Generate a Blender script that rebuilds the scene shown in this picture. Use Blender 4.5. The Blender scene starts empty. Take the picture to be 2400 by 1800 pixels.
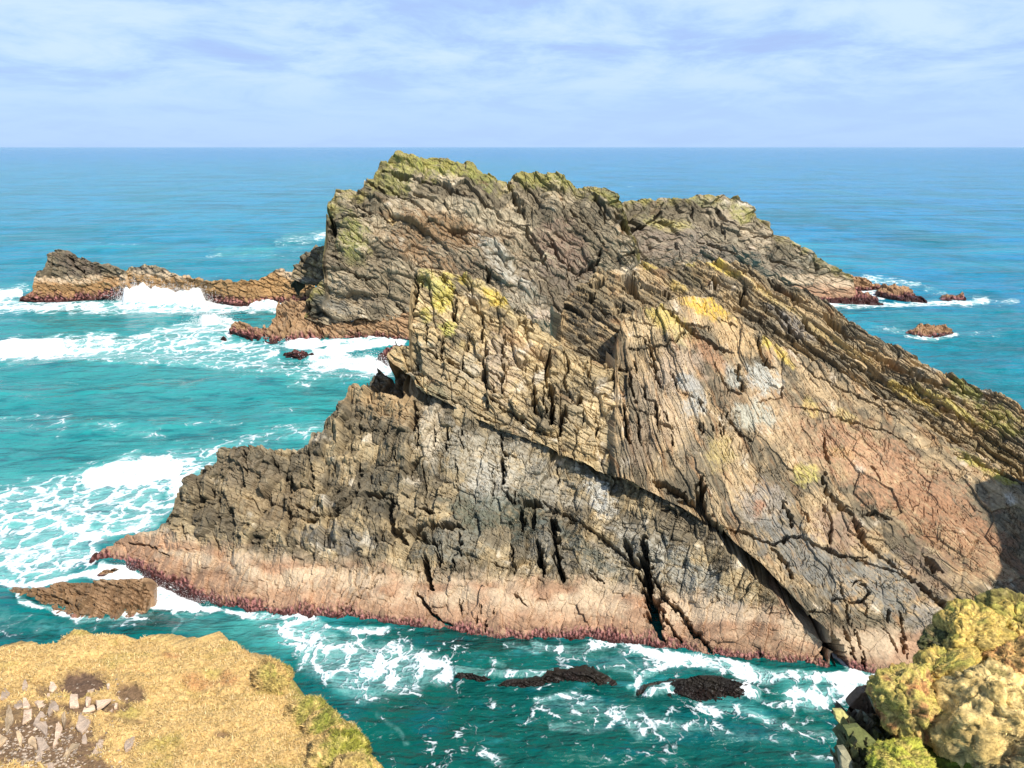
import bpy, math, random
import numpy as np
F4 = np.float32
random.seed(7)
sc = bpy.context.scene
COL = sc.collection

# ------------------------------------------------------------------ camera model
CAM_H = 22.0
FS = 1997.0                        # focal length in units of the 2400-wide photograph
PITCH = math.radians(15.56)
CP, SP = math.cos(PITCH), math.sin(PITCH)

def ray(sx, sy):
    v = (sy - 900.0) / FS
    return (sx - 1200.0) / FS, CP - v * SP, -SP - v * CP
def unp(sx, sy, Y):
    """point of the place seen in direction (sx, sy) and standing Y metres ahead"""
    dx, dy, dz = ray(sx, sy)
    t = Y / dy
    return dx * t, Y + 0 * t, CAM_H + dz * t
def ywater(sx, sy, z=0.0):
    dx, dy, dz = ray(sx, sy)
    return (CAM_H - z) * dy / (-dz)
def proj(x, y, z):
    d = y * CP - (z - CAM_H) * SP
    u = y * SP + (z - CAM_H) * CP
    d = np.where(d < 0.05, 0.05, d)
    return 1200 + FS * x / d, 900 - FS * u / d

# ------------------------------------------------------------------ numpy noise
def _h(a):
    a = a.astype(np.uint32)
    a ^= a >> np.uint32(16); a *= np.uint32(0x7feb352d)
    a ^= a >> np.uint32(15); a *= np.uint32(0x846ca68b)
    a ^= a >> np.uint32(16)
    return a
def hsh(ix, iy, seed=0, iz=None):
    with np.errstate(over='ignore'):
        a = ix.astype(np.int64).astype(np.uint32) * np.uint32(374761393) + iy.astype(np.int64).astype(np.uint32) * np.uint32(668265263) + np.uint32((seed * 974711 + 12345) & 0xffffffff)
        if iz is not None:
            a = a + iz.astype(np.int64).astype(np.uint32) * np.uint32(2246822519)
        return _h(a).astype(F4) / F4(4294967295.0)
def fade(t): return t * t * t * (t * (t * 6 - 15) + 10)
def perlin(x, y, seed=0):
    x0 = np.floor(x); y0 = np.floor(y)
    fx = (x - x0).astype(F4); fy = (y - y0).astype(F4)
    def g(i, j):
        a = hsh(x0 + i, y0 + j, seed) * F4(6.2831853)
        return np.cos(a) * (fx - i) + np.sin(a) * (fy - j)
    u = fade(fx); v = fade(fy)
    a = g(0, 0); b = g(1, 0); c = g(0, 1); d = g(1, 1)
    return 1.45 * ((a + (b - a) * u) * (1 - v) + (c + (d - c) * u) * v)
def fbm(x, y, o=4, seed=0, gain=.5, lac=2.03):
    r = 0; a = 1.0; n = 0
    for k in range(o):
        r = r + a * perlin(x, y, seed + k * 17); n += a
        x = x * lac + 3.7; y = y * lac - 1.3; a *= gain
    return r / n
def perlin3(x, y, z, seed=0):
    x0 = np.floor(x); y0 = np.floor(y); z0 = np.floor(z)
    fx = (x - x0).astype(F4); fy = (y - y0).astype(F4); fz = (z - z0).astype(F4)
    u, v, w = fade(fx), fade(fy), fade(fz)
    r = 0
    for i in (0, 1):
        for j in (0, 1):
            for k in (0, 1):
                h1 = hsh(x0 + i, y0 + j, seed, z0 + k) * 2 - 1
                r = r + h1 * (u if i else 1 - u) * (v if j else 1 - v) * (w if k else 1 - w)
    return r
def fbm3(x, y, z, o=4, seed=0, gain=.5):
    r = 0; a = 1.0; n = 0
    for k in range(o):
        r = r + a * perlin3(x, y, z, seed + 31 * k); n += a
        x = x * 2.03 + 1.7; y = y * 2.03 - 4.1; z = z * 2.03 + 2.9; a *= gain
    return r / n
def voro(x, y, seed=0, box=False, jit=.85):
    """returns F1, F2, three random numbers of the nearest cell, offset to its centre"""
    x0 = np.floor(x); y0 = np.floor(y)
    F1 = np.full(x.shape, 9, F4); F2 = np.full(x.shape, 9, F4)
    cx = np.zeros(x.shape, F4); cy = np.zeros(x.shape, F4)
    ox = np.zeros(x.shape, F4); oy = np.zeros(x.shape, F4)
    for i in (-1, 0, 1):
        for j in (-1, 0, 1):
            jx = x0 + i; jy = y0 + j
            px = jx + .5 + jit * (hsh(jx, jy, seed) - .5)
            py = jy + .5 + jit * (hsh(jx, jy, seed + 1) - .5)
            dx = (x - px).astype(F4); dy = (y - py).astype(F4)
            d = np.maximum(abs(dx), abs(dy)) if box else np.sqrt(dx * dx + dy * dy)
            m = d < F1
            F2 = np.where(m, F1, np.minimum(F2, d))
            cx = np.where(m, jx, cx); cy = np.where(m, jy, cy)
            ox = np.where(m, dx, ox); oy = np.where(m, dy, oy)
            F1 = np.where(m, d, F1)
    return F1, F2, hsh(cx, cy, seed + 2), hsh(cx, cy, seed + 3), hsh(cx, cy, seed + 4), ox, oy
def sstep(a, b, x):
    t = np.clip((x - a) / (b - a), 0, 1)
    return t * t * (3 - 2 * t)
def tps(pts):
    P = np.array(pts, float); X = P[:, :2] / 400.0; n = len(P)
    def U(r2): return r2 * np.log(r2 + 1e-9) * .5
    K = U(((X[:, None] - X[None]) ** 2).sum(-1)) + 1e-3 * np.eye(n)
    A = np.zeros((n + 3, n + 3)); A[:n, :n] = K
    A[:n, n] = 1; A[:n, n + 1:] = X; A[n, :n] = 1; A[n + 1:, :n] = X.T
    w = np.linalg.solve(A, np.r_[P[:, 2], 0, 0, 0])
    def f(sx, sy):
        x = sx / 400.0; y = sy / 400.0
        r = w[n] + w[n + 1] * x + w[n + 2] * y
        for k in range(n):
            r = r + w[k] * U((x - X[k, 0]) ** 2 + (y - X[k, 1]) ** 2)
        return r
    return f
def seg_dist(X, Y, pl):
    """distance to a polyline and the position along it (0..1)"""
    D = np.full(X.shape, 1e9); T = np.zeros(X.shape)
    L = [math.dist(a, b) for a, b in zip(pl[:-1], pl[1:])]; tot = sum(L) + 1e-9; acc = 0
    for (a, b), l in zip(zip(pl[:-1], pl[1:]), L):
        ux, uy = b[0] - a[0], b[1] - a[1]
        t = np.clip(((X - a[0]) * ux + (Y - a[1]) * uy) / (l * l + 1e-9), 0, 1)
        d = np.hypot(X - a[0] - t * ux, Y - a[1] - t * uy)
        m = d < D
        D = np.where(m, d, D); T = np.where(m, (acc + t * l) / tot, T); acc += l
    return D, T
def in_poly(X, Y, pl):
    c = np.zeros(X.shape, bool); n = len(pl)
    for i in range(n):
        (x1, y1), (x2, y2) = pl[i], pl[(i + 1) % n]
        if y1 == y2: continue
        c ^= ((Y < y1) != (Y < y2)) & (X < (x2 - x1) * (Y - y1) / (y2 - y1) + x1)
    return c
def zm(ox, oy, k, pts): return [(ox + a / k, oy + b / k) for a, b in pts]     # reading off an enlargement

# ------------------------------------------------------------------ object helpers
def link(name, data, parent=None):
    o = bpy.data.objects.new(name, data); COL.objects.link(o)
    if parent is not None: o.parent = parent
    return o
def tag(o, label=None, cat=None, group=None, kind=None):
    if label: o['label'] = label
    if cat: o['category'] = cat
    if group: o['group'] = group
    if kind: o['kind'] = kind
    return o
def thing(name, label, cat, loc=(0, 0, 0), group=None):
    o = link(name, None); o.location = loc; o.empty_display_size = .2
    return tag(o, label, cat, group)
def np_mesh(name, co, quads, col=None, smooth=False, attrs=None, tris=None):
    me = bpy.data.meshes.new(name)
    co = np.ascontiguousarray(co, F4).reshape(-1, 3)
    nq = 0 if quads is None else len(quads); nt = 0 if tris is None else len(tris)
    me.vertices.add(len(co)); me.vertices.foreach_set('co', co.ravel())
    li = []
    if nq: li.append(np.asarray(quads, np.int32).ravel())
    if nt: li.append(np.asarray(tris, np.int32).ravel())
    li = np.concatenate(li)
    me.loops.add(len(li)); me.loops.foreach_set('vertex_index', li)
    st = np.concatenate([np.arange(nq) * 4, nq * 4 + np.arange(nt) * 3]).astype(np.int32)
    me.polygons.add(nq + nt); me.polygons.foreach_set('loop_start', st)
    me.polygons.foreach_set('use_smooth', np.full(nq + nt, smooth, bool))
    me.update(calc_edges=True)
    if col is not None:
        a = me.color_attributes.new('tint', 'FLOAT_COLOR', 'POINT')
        c = np.ones((len(co), 4), F4); c[:, :3] = np.asarray(col).reshape(-1, 3)
        a.data.foreach_set('color', c.ravel())
    for k, v in (attrs or {}).items():
        a = me.attributes.new(k, 'FLOAT', 'POINT'); a.data.foreach_set('value', np.ascontiguousarray(v, F4).ravel())
    return me
def grid_quads(nr, nc):
    i = np.arange(nr * nc).reshape(nr, nc)
    return np.stack([i[:-1, :-1], i[1:, :-1], i[1:, 1:], i[:-1, 1:]], -1).reshape(-1, 4)

# ------------------------------------------------------------------ materials
def nmat(name):
    m = bpy.data.materials.new(name); m.use_nodes = True
    nt = m.node_tree; nt.nodes.clear()
    out = nt.nodes.new('ShaderNodeOutputMaterial'); b = nt.nodes.new('ShaderNodeBsdfPrincipled')
    nt.links.new(b.outputs[0], out.inputs[0])
    def N(t, **kw):
        n = nt.nodes.new('ShaderNode' + t)
        for k, v in kw.items():
            if k in n.inputs.keys(): n.inputs[k].default_value = v
            else: setattr(n, k, v)
        return n
    def Lk(a, b_): nt.links.new(a, b_)
    return m, b, N, Lk
def math_n(N, Lk, op, a, b=None, clamp=False):
    n = N('Math', operation=op); n.use_clamp = clamp
    for i, v in enumerate((a, b)):
        if v is None: continue
        if isinstance(v, (int, float)): n.inputs[i].default_value = v
        else: Lk(v, n.inputs[i])
    return n.outputs[0]
def map_n(N, Lk, v, a, b, c=0., d=1., smooth=True):
    n = N('MapRange'); n.interpolation_type = 'SMOOTHSTEP' if smooth else 'LINEAR'
    Lk(v, n.inputs[0]); n.inputs[1].default_value = a; n.inputs[2].default_value = b
    n.inputs[3].default_value = c; n.inputs[4].default_value = d
    return n.outputs[0]
def mix_n(N, Lk, fac, a, b, mode='MIX'):
    n = N('Mix', data_type='RGBA', blend_type=mode)
    for v, s in ((fac, 0), (a, 6), (b, 7)):
        if isinstance(v, (int, float)): n.inputs[s].default_value = v
        elif isinstance(v, tuple): n.inputs[s].default_value = (*v, 1)
        else: Lk(v, n.inputs[s])
    return n.outputs[2]

def tint_mat(name, grain=9.0, amp=.5, bump=.6, dist=.04, rough=.9, fine=40., spec=.25):
    m, b, N, Lk = nmat(name)
    tc = N('TexCoord'); at = N('Attribute', attribute_name='tint')
    n1 = N('TexNoise', Scale=grain, Detail=7., Roughness=.65); Lk(tc.outputs['Object'], n1.inputs['Vector'])
    n2 = N('TexNoise', Scale=fine, Detail=4., Roughness=.6); Lk(tc.outputs['Object'], n2.inputs['Vector'])
    f = map_n(N, Lk, n1.outputs['Fac'], .3, .7, 1 - amp, 1 + amp, False)
    f2 = map_n(N, Lk, n2.outputs['Fac'], .3, .7, 1 - amp * .6, 1 + amp * .6, False)
    v = math_n(N, Lk, 'MULTIPLY', f, f2)
    vm = N('VectorMath', operation='SCALE'); Lk(at.outputs['Color'], vm.inputs[0]); Lk(v, vm.inputs['Scale'])
    Lk(vm.outputs[0], b.inputs['Base Color'])
    Lk(map_n(N, Lk, N('Attribute', attribute_name='wet').outputs['Fac'], 0, 1, rough, .38), b.inputs['Roughness']); b.inputs['Specular IOR Level'].default_value = spec
    bp = N('Bump', Strength=bump, Distance=dist)
    h = math_n(N, Lk, 'ADD', n1.outputs['Fac'], math_n(N, Lk, 'MULTIPLY', n2.outputs['Fac'], .4))
    Lk(h, bp.inputs['Height']); Lk(bp.outputs[0], b.inputs['Normal'])
    return m
M_ROCK = tint_mat('weathered_rock', 7., .26, .55, .04, .9, 26.)
M_FAR = tint_mat('distant_rock', 2.6, .26, .45, .10, .92, 9.)
M_SOIL = tint_mat('turf_soil', 26., .45, .8, .015, .95, 90.)
M_STONE = tint_mat('slate_stone', 30., .22, .5, .008, .8, 90.)
M_MOSS = tint_mat('cushion_moss', 30., .35, .8, .015, .95, 110.)
def blade_mat(name):
    m, b, N, Lk = nmat(name)
    at = N('Attribute', attribute_name='tint'); Lk(at.outputs['Color'], b.inputs['Base Color'])
    b.inputs['Roughness'].default_value = .75; b.inputs['Specular IOR Level'].default_value = .2
    return m
M_BLADE = blade_mat('dry_grass_blades')

# ------------------------------------------------------------------ rock colours (linear albedo)
C_GREY = np.array([.21, .172, .114]); C_TAN = np.array([.53, .40, .215]); C_PALE = np.array([.60, .53, .42])
C_DARK = np.array([.075, .060, .040]); C_RUST = np.array([.34, .195, .095]); C_GREEN = np.array([.16, .165, .10])
C_LICH = np.array([.62, .42, .07]); C_LICH2 = np.array([.27, .245, .085]); C_BARN = np.array([.40, .245, .152])
C_BPALE = np.array([.57, .44, .30]); C_WEED = np.array([.050, .018, .016]); C_PINK = np.array([.46, .20, .18])
C_BROWN = np.array([.27, .16, .085]); C_MOSSG = np.array([.20, .21, .045])
def lerp(a, b, t): return a + (b - a) * t[..., None]

def rock_patch(name, top, bot, ctrl, parent, mat, step=1.6, theta=33., T=17., seed=1, unit=.02,
               low=.5, bed=.10, saw=.08, blocks=(), cracks=(), spots=(), skirt_top=5., skirt_bot='water', skirt_side=4.,
               band=(2.3, 2.9), weed=.45, weed_on=1., base=(.45, .35, .1, .1), bandcol=None, smooth_band=.35, hf=.02, skirt_dx=0., side_drop=0.,
               lean=1.1, lich_top=0., rag=1.0, dirmask=None, relief=1.0, veins=.07, vang=78., tan=None):
    """One mass of rock. Its seen face is sampled column by column between the sky line TOP and the foot BOT, each column set
    back by the depth surface through CTRL; beds dip at THETA; the mass is carried back and down behind its edges."""
    top = np.array(top, float); bot = np.array(bot, float)
    x0 = max(top[0, 0], bot[0, 0]); x1 = min(top[-1, 0], bot[-1, 0])
    nc = max(8, int((x1 - x0) / step)); xs = np.linspace(x0, x1, nc)
    ty = np.interp(xs, top[:, 0], top[:, 1]); by = np.interp(xs, bot[:, 0], bot[:, 1])
    ty = ty + rag * (perlin(xs / 9., xs * 0 + 1.5, seed) * 3 + np.floor(perlin(xs / 16., xs * 0 + 7.5, seed) * 2.5) * 2.0)
    by = np.maximum(by, ty + .6)
    nr = max(8, int(np.percentile(by - ty, 92) / step))
    v = np.linspace(0, 1, nr)[:, None]
    SX = np.broadcast_to(xs[None], (nr, nc)).copy(); SY = ty[None] + v * (by - ty)[None]
    pts = [(a, b, ywater(a, b) if c == 'w' else ywater(a, b, c[1]) if isinstance(c, tuple) else c) for a, b, c in ctrl]
    Y = tps(pts)(SX, SY)
    X, Yy, Z = unp(SX, SY, Y)
    P = np.stack([X, Yy, Z], -1)
    # normal of the smooth face
    fY = tps(pts)
    du = np.stack(unp(SX + 2, SY, fY(SX + 2, SY)), -1) - P; dv = np.stack(unp(SX, SY + 2, fY(SX, SY + 2)), -1) - P
    n = np.cross(dv, du); ln = np.linalg.norm(n, axis=-1, keepdims=True)
    n = n / np.maximum(ln, 1e-9)
    n[n[..., 1] > 0] *= -1
    nav = n.reshape(-1, 3).mean(0); n = n * .55 + nav * .45; n /= np.linalg.norm(n, axis=-1, keepdims=True)
    # bedding coordinates
    u_ = unit / .02
    wx = SX + 9 * fbm(SX / 70, SY / 70, 3, seed + 5); wy = SY + 9 * fbm(SX / 70, SY / 70, 3, seed + 9)
    if callable(theta):
        gx = np.arange(-50, 2460, 4.); th = np.radians([theta(g) for g in gx]); G = np.cumsum(np.tan(th)) * 4.
        s = (wy - np.interp(wx, gx, G)) * np.cos(np.interp(wx, gx, th)); tm = float(np.interp((x0 + x1) / 2, gx, th))
    else:
        tm = math.radians(theta); s = wy * math.cos(tm) - wx * math.sin(tm)
    q = wx * math.cos(tm) + wy * math.sin(tm)
    k1 = 1.0 / u_
    # tide band softens the relief
    zb = Z + (.42 * fbm(SX / 40, SY / 25, 3, seed + 21) + .3 * fbm(SX / 7, SY / 16, 2, seed + 22)) * (band[1] / 2.9)
    inband = 1 - sstep(band[0], band[1], zb)
    rough = (1 - (1 - smooth_band) * inband) * relief
    if dirmask is not None: rough = rough * dirmask(SX, SY)
    D = low * fbm(SX / (150 * k1), SY / (150 * k1), 3, seed + 2)
    U = s / T + .55 * fbm(q / (130 * k1), s / (70 * k1), 3, seed + 3)
    kk = np.floor(U); f = (U - kk).astype(F4)
    r = hsh(kk, kk * 0, seed + 4)
    lay = (r - .5) + .9 * perlin(q / (85 * k1), kk * 13.7, seed + 6)
    D = D + rough * (bed * lay + saw * (f - .5) - bed * .9 * sstep(.16, 0, f) * hsh(kk, np.floor(q / 60), seed + 8))
    U2 = s / (T * .31) + .5 * fbm(q / (60 * k1), s / (30 * k1), 2, seed + 13); kk2 = np.floor(U2); f2 = U2 - kk2
    D = D + rough * .55 * (bed * .35 * (hsh(kk2, np.floor(q / 46 + 9 * hsh(kk2, kk2, seed)), seed + 14) - .5) + saw * .3 * (f2 - .5))
    tintv = np.zeros(D.shape, F4); gap = np.zeros(D.shape, F4)
    for bi, (Lq, Ls, amp, tilt, cr, box, ang) in enumerate(blocks):
        if ang is None: bq, bs = q, s
        else:
            a = math.radians(ang); bq = wx * math.cos(a) + wy * math.sin(a); bs = wy * math.cos(a) - wx * math.sin(a)
        F1, F2, r1, r2, r3, ox, oy = voro(bq / Lq, bs / Ls, seed + 40 + bi * 7, box)
        D = D + rough * amp * (.8 * (r1 - .5) + tilt * ((r2 - .5) * ox + (r3 - .4) * oy) * 3.2)
        e = F2 - F1
        g = sstep(.13, .0, e) * (hsh(np.floor(bq / Lq * .7), np.floor(bs / Ls * .7), seed + 90) * .7 + .3)
        D = D - rough * 1.5 * cr * g
        gap = np.maximum(gap, g * min(1, cr / .12)); tintv += (r2 - .5) * (.75 if bi == 0 else .4)
    # irregular hairline fractures, along the beds and across them
    vn = np.zeros(D.shape, F4); va = math.radians(vang)
    vq = wx * math.cos(va) + wy * math.sin(va); vs_ = wy * math.cos(va) - wx * math.sin(va)
    for k_, (aa, bb, la, lb, th_) in enumerate([(q, s, 75, 15, .045), (vq, vs_, 60, 17, .05), (q, s, 34, 7, .05), (vq, vs_, 26, 9, .05)]):
        pn = perlin(aa / la + .25 * perlin(aa / 19, bb / 19, seed + 131), bb / lb, seed + 120 + k_)
        ln_ = sstep(th_, th_ * .25, np.abs(pn)) * sstep(.02, .3, fbm(wx / 60 + 3 * k_, wy / 45, 2, seed + 125 + k_))
        vn = np.maximum(vn, ln_ * (1 if k_ < 2 else .6))
    D = D - 1.7 * veins * vn * (.2 + .8 * (1 - inband))
    hfv = fbm(q / 7., s / 3.2, 3, seed + 30)
    D = D + .55 * hf * hfv * (.5 + .5 * rough) + .8 * hf * fbm(SX / 16, SY / 11, 3, seed + 33)
    cw = np.zeros(D.shape, F4)
    _, _, j1, j2, j3, _, _ = voro(SX / 15, SY / 12, seed + 64)
    wxx = SX + 4.5 * fbm(SX / 18, SY / 18, 2, seed + 60) + 7 * (j1 - .5); wyy = SY + 4.5 * fbm(SX / 18 + 5, SY / 18, 2, seed + 61) + 5 * (j2 - .5)
    for pl, w, dep in cracks:
        a = np.array(pl); m = 3 * w + 8
        ix = np.where((SX > a[:, 0].min() - m) & (SX < a[:, 0].max() + m) & (SY > a[:, 1].min() - m) & (SY < a[:, 1].max() + m))
        if not len(ix[0]): continue
        d, t = seg_dist(wxx[ix], wyy[ix], pl)
        ww = w * (.35 + .65 * np.minimum(1, np.minimum(t, 1 - t) * 4 + .15)) * (.45 + .75 * j3[ix] + .4 * perlin(SX[ix] / 10, SY[ix] / 10, seed + 62))
        c = sstep(1.0, .5, d / np.maximum(ww, .8))
        D[ix] -= 2.3 * dep * c * np.minimum(1, ww / w + .1); cw[ix] = np.maximum(cw[ix], c)
    # ---- colour
    a, b, c, e = base
    n1 = .9 * fbm(wx / 130, wy / 80, 2, seed + 70) + .62 * tintv; n2 = fbm(q / 70, s / 16, 3, seed + 71); n3 = fbm(SX / 60, SY / 50, 3, seed + 72)
    col = np.broadcast_to(C_GREY, D.shape + (3,)).copy()
    col = lerp(col, C_TAN if tan is None else np.array(tan), .9 * sstep(.25 - a, .85 - a, n1 + .35 * n2 + .2))
    col = lerp(col, C_PALE, .8 * sstep(.5 - b, .95 - b, n3 + .4 * tintv + .25 * n2 + .1))
    col = lerp(col, C_RUST, .7 * sstep(.55 - c, 1. - c, fbm(q / 80, s / 26, 3, seed + 73) + .2))
    col = lerp(col, C_DARK, .6 * sstep(.5 - e, .95 - e, fbm(SX / 26, SY / 90, 3, seed + 74) + .3 * fbm(SX / 120, SY / 80, 2, seed + 174) + .15 * n2 + .15)); col = col * .9
    col *= (1 + .30 * (r - .5) + .5 * (hsh(kk2, kk2 * 0, seed + 75) - .5) * .7 + .55 * tintv)[..., None].clip(.45, 1.7)
    for (cx, cy, rx, ry, an, cc, stg) in spots:
        t = math.radians(an); ax = (SX - cx) * math.cos(t) + (SY - cy) * math.sin(t); ay = (SY - cy) * math.cos(t) - (SX - cx) * math.sin(t)
        d = np.sqrt((ax / rx) ** 2 + (ay / ry) ** 2)
        spk = .3 + .7 * sstep(-.08, .08, fbm(q / 16, s / 7, 4, seed + 87, .62) + .12)
        col = lerp(col, np.array(cc), spk * stg * sstep(1.15, .55, d + .75 * fbm(SX / 30, SY / 22, 5, seed + 76, .62) + .35 * n2 + .3 * tintv))
    if lich_top:
        dt = (SY - ty[None])
        lt = sstep(lich_top * 1.3, 0, dt + 40 * n3 * lich_top / 60) * sstep(-.25, .35, fbm(SX / 22, SY / 16, 4, seed + 78) + .1)
        col = lerp(col, C_LICH2 * .9 + C_LICH * .1, .8 * lt)
    col *= (1 + .36 * fbm(q / 46, s / 2.6, 3, seed + 77) + .22 * fbm(SX / 5, SY / 5, 2, seed + 79))[..., None].clip(.5, 1.6)
    bc = C_BARN if bandcol is None else bandcol
    bcol = np.broadcast_to(bc, D.shape + (3,)) * (1 + .3 * fbm(SX / 20, SY / 12, 4, seed + 80) + .35 * fbm(SX / 130, SY / 34, 3, seed + 180) + .3 * tintv + .2 * hfv)[..., None]
    bcol = lerp(bcol, C_BPALE, .9 * sstep(band[0] - .95, band[0] - .2, zb) * sstep(-.3, .2, fbm(SX / 110, SY / 50, 2, seed + 81) + .1))
    col = lerp(col, bcol, inband * (.95 + .08 * np.clip(n3, -1, .6)))
    if weed_on:
        sk = fbm(SX / 7, SY / 16, 3, seed + 83)
        wv = sstep(weed * 1.5, weed * .7, Z + .7 * weed * sk + .8 * weed * fbm(SX / 70, SY / 70, 3, seed + 84))
        wc = lerp(np.broadcast_to(C_WEED, D.shape + (3,)), C_PINK, .85 * sstep(.02, .42, fbm(SX / 5, SY / 9, 3, seed + 85) + .15) * sstep(weed * .3, weed * .8, Z))
        col = lerp(col, wc, wv * weed_on)
        D = D + .07 * wv * fbm(SX / 5, SY / 9, 2, seed + 86)
    P = P + n * D[..., None]
    # ---- carry the mass back, down, under
    ks = 9; kb = 6 if skirt_bot == 'water' else 7; kt = 14
    P = np.pad(P, ((kt, kb), (ks, ks), (0, 0)), 'edge'); col = np.pad(col, ((kt, kb), (ks, ks), (0, 0)), 'edge')
    R, Cc = P.shape[:2]
    it = np.clip(kt - np.arange(R), 0, kt)[:, None]; ib = np.clip(np.arange(R) - (R - 1 - kb), 0, kb)[:, None]
    il = np.clip(ks - np.arange(Cc), 0, ks)[None]; ir = np.clip(np.arange(Cc) - (Cc - 1 - ks), 0, ks)[None]
    gt = (it / kt) ** 1.5 * skirt_top
    ln = np.pad(np.array([lean(x) if callable(lean) else lean for x in xs]), ks, 'edge')[None]
    P[..., 0] += gt * skirt_dx
    P[..., 1] += gt; P[..., 2] -= gt * ln * (.35 + .65 * it / kt)
    sb = 3.2 if skirt_bot == 'water' else skirt_bot
    wet = sstep(1.3, .5, P[-1:, :, 2]) if skirt_bot == 'water' else 0.
    P[..., 2] -= wet * (.12 * ib + .11 * ib ** 2); P[..., 1] -= wet * (.05 * ib + .03 * ib ** 2)
    P[..., 1] += (1 - wet) * (ib / kb) ** 1.3 * sb; P[..., 2] -= (1 - wet) * .06 * (ib / kb)
    gs = ((il + ir) / ks) ** 1.4 * skirt_side
    P[..., 1] += gs; P[..., 2] -= gs * side_drop; P[..., 0] += (il - ir) / ks * -.12 * skirt_side * .5
    sk_ = np.clip((it / 3.) + (il + ir) / 3., 0, 1)
    P[..., 0] += sk_ * max(.25 * u_, .16) * perlin3(P[..., 0] / 1.3, P[..., 1] / 1.3, P[..., 2] / 1.3, seed) * (1 if skirt_top > 1 else .2)
    P[..., 2] += sk_ * max(.2 * u_, .1) * perlin3(P[..., 0] / 1.1, P[..., 1] / 1.1, P[..., 2] / 1.1 + 9, seed) * (it > 1) * (1 if skirt_top > 1 else .2)
    me = np_mesh(name, P, grid_quads(R, Cc), col, attrs=dict(wet=sstep(.75, .25, P[..., 2])))
    me.materials.append(mat)
    o = link(name, me, parent)
    if parent is not None: o.location = -parent.location
    return o


# ================================================================== the near crag
near = thing('near_crag', 'big tilted tan and grey crag with a long black diagonal cleft', 'sea crag', (6, 40, 0))
near_lip = [(908, 838), (920, 852), (950, 870), (967, 880), (976, 906), (1003, 925), (1041, 942), (1095, 969), (1160, 1001), (1212, 1018), (1261, 1034),
            (1293, 1050), (1340, 1075), (1400, 1104), (1436, 1113), (1495, 1136), (1549, 1163), (1599, 1190), (1649, 1226)]
cleft = [(1689, 1244), (1716, 1285), (1753, 1317), (1789, 1348), (1816, 1375), (1852, 1412), (1879, 1439), (1897, 1461), (1938, 1488), (1950, 1510)]
A_top = zm(300, 800, 1.8433, [(-190, 1000), (-160, 936), (-100, 900), (-50, 870), (0, 850), (75, 828), (130, 820), (135, 780), (188, 740), (192, 680), (215, 640), (250, 600), (290, 575), (340, 545), (380, 530), (392, 495), (420, 470),
    (500, 450), (560, 465), (640, 468), (700, 470), (720, 455), (775, 445), (790, 395), (838, 394), (850, 360), (900, 310), (920, 275), (945, 260), (970, 190), (1013, 225)]) + [(859, 914), (886, 918), (920, 932), (951, 944), (978, 934)] + [(x, y - 3 + (8 if x > 1300 else 0)) for x, y in near_lip[5:]] + [(x - 10, y + 16) for x, y in cleft[:-1]] + [(1948, 1525), (1960, 1560)]
A_bot = [(190, 1340), (212, 1334), (240, 1341), (271, 1349), (316, 1354), (360, 1370), (407, 1385), (452, 1409), (475, 1425), (520, 1434), (588, 1450), (678, 1450), (741, 1459), (778, 1473), (836, 1479), (881, 1486), (1016, 1488),
    (1075, 1507), (1197, 1516), (1333, 1522), (1387, 1525), (1423, 1513), (1514, 1502), (1550, 1529), (1604, 1543), (1700, 1552), (1789, 1565), (1852, 1577), (1942, 1583), (1962, 1584)]
A_ctl = [(212, 1334, 'w'), (407, 1385, 'w'), (520, 1434, 'w'), (741, 1459, 'w'), (1000, 1486, 'w'), (1197, 1516, 'w'), (1423, 1513, 'w'), (1604, 1543, 'w'), (1789, 1565, 'w'), (1942, 1583, 'w'),
    (244, 1286, 43.3), (369, 1248, 42.5), (404, 1160, 43), (477, 1107, 43.3), (571, 1044, 43.5), (694, 1055, 43.3), (749, 1009, 43.8), (825, 911, 45), (895, 918, 44.2), (982, 942, 43.4),
    (1280, 1042, 41.9), (1519, 1139, 39.2), (1660, 1240, 36.9), (1844, 1405, 34.1), (1950, 1520, 32.6), (700, 1250, 40), (1000, 1200, 39.8), (1000, 1330, 37.5), (1300, 1250, 38.5), (1300, 1380, 36.4), (1000, 1080, 41.5), (1600, 1380, 35.6)]
z5 = lambda p: zm(700, 1050, 2.212, p)
z6 = lambda p: zm(1400, 1050, 2.212, p)
z2 = lambda p: zm(700, 330, 2.212, p)
z3 = lambda p: zm(1400, 400, 2.212, p)
z8 = lambda p: zm(300, 800, 1.8433, p)
zk = lambda p: zm(750, 1000, 3.687, p)
zf = lambda p: zm(900, 600, 3.687, p)
zc = lambda p: zm(1250, 600, 3.687, p)
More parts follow.
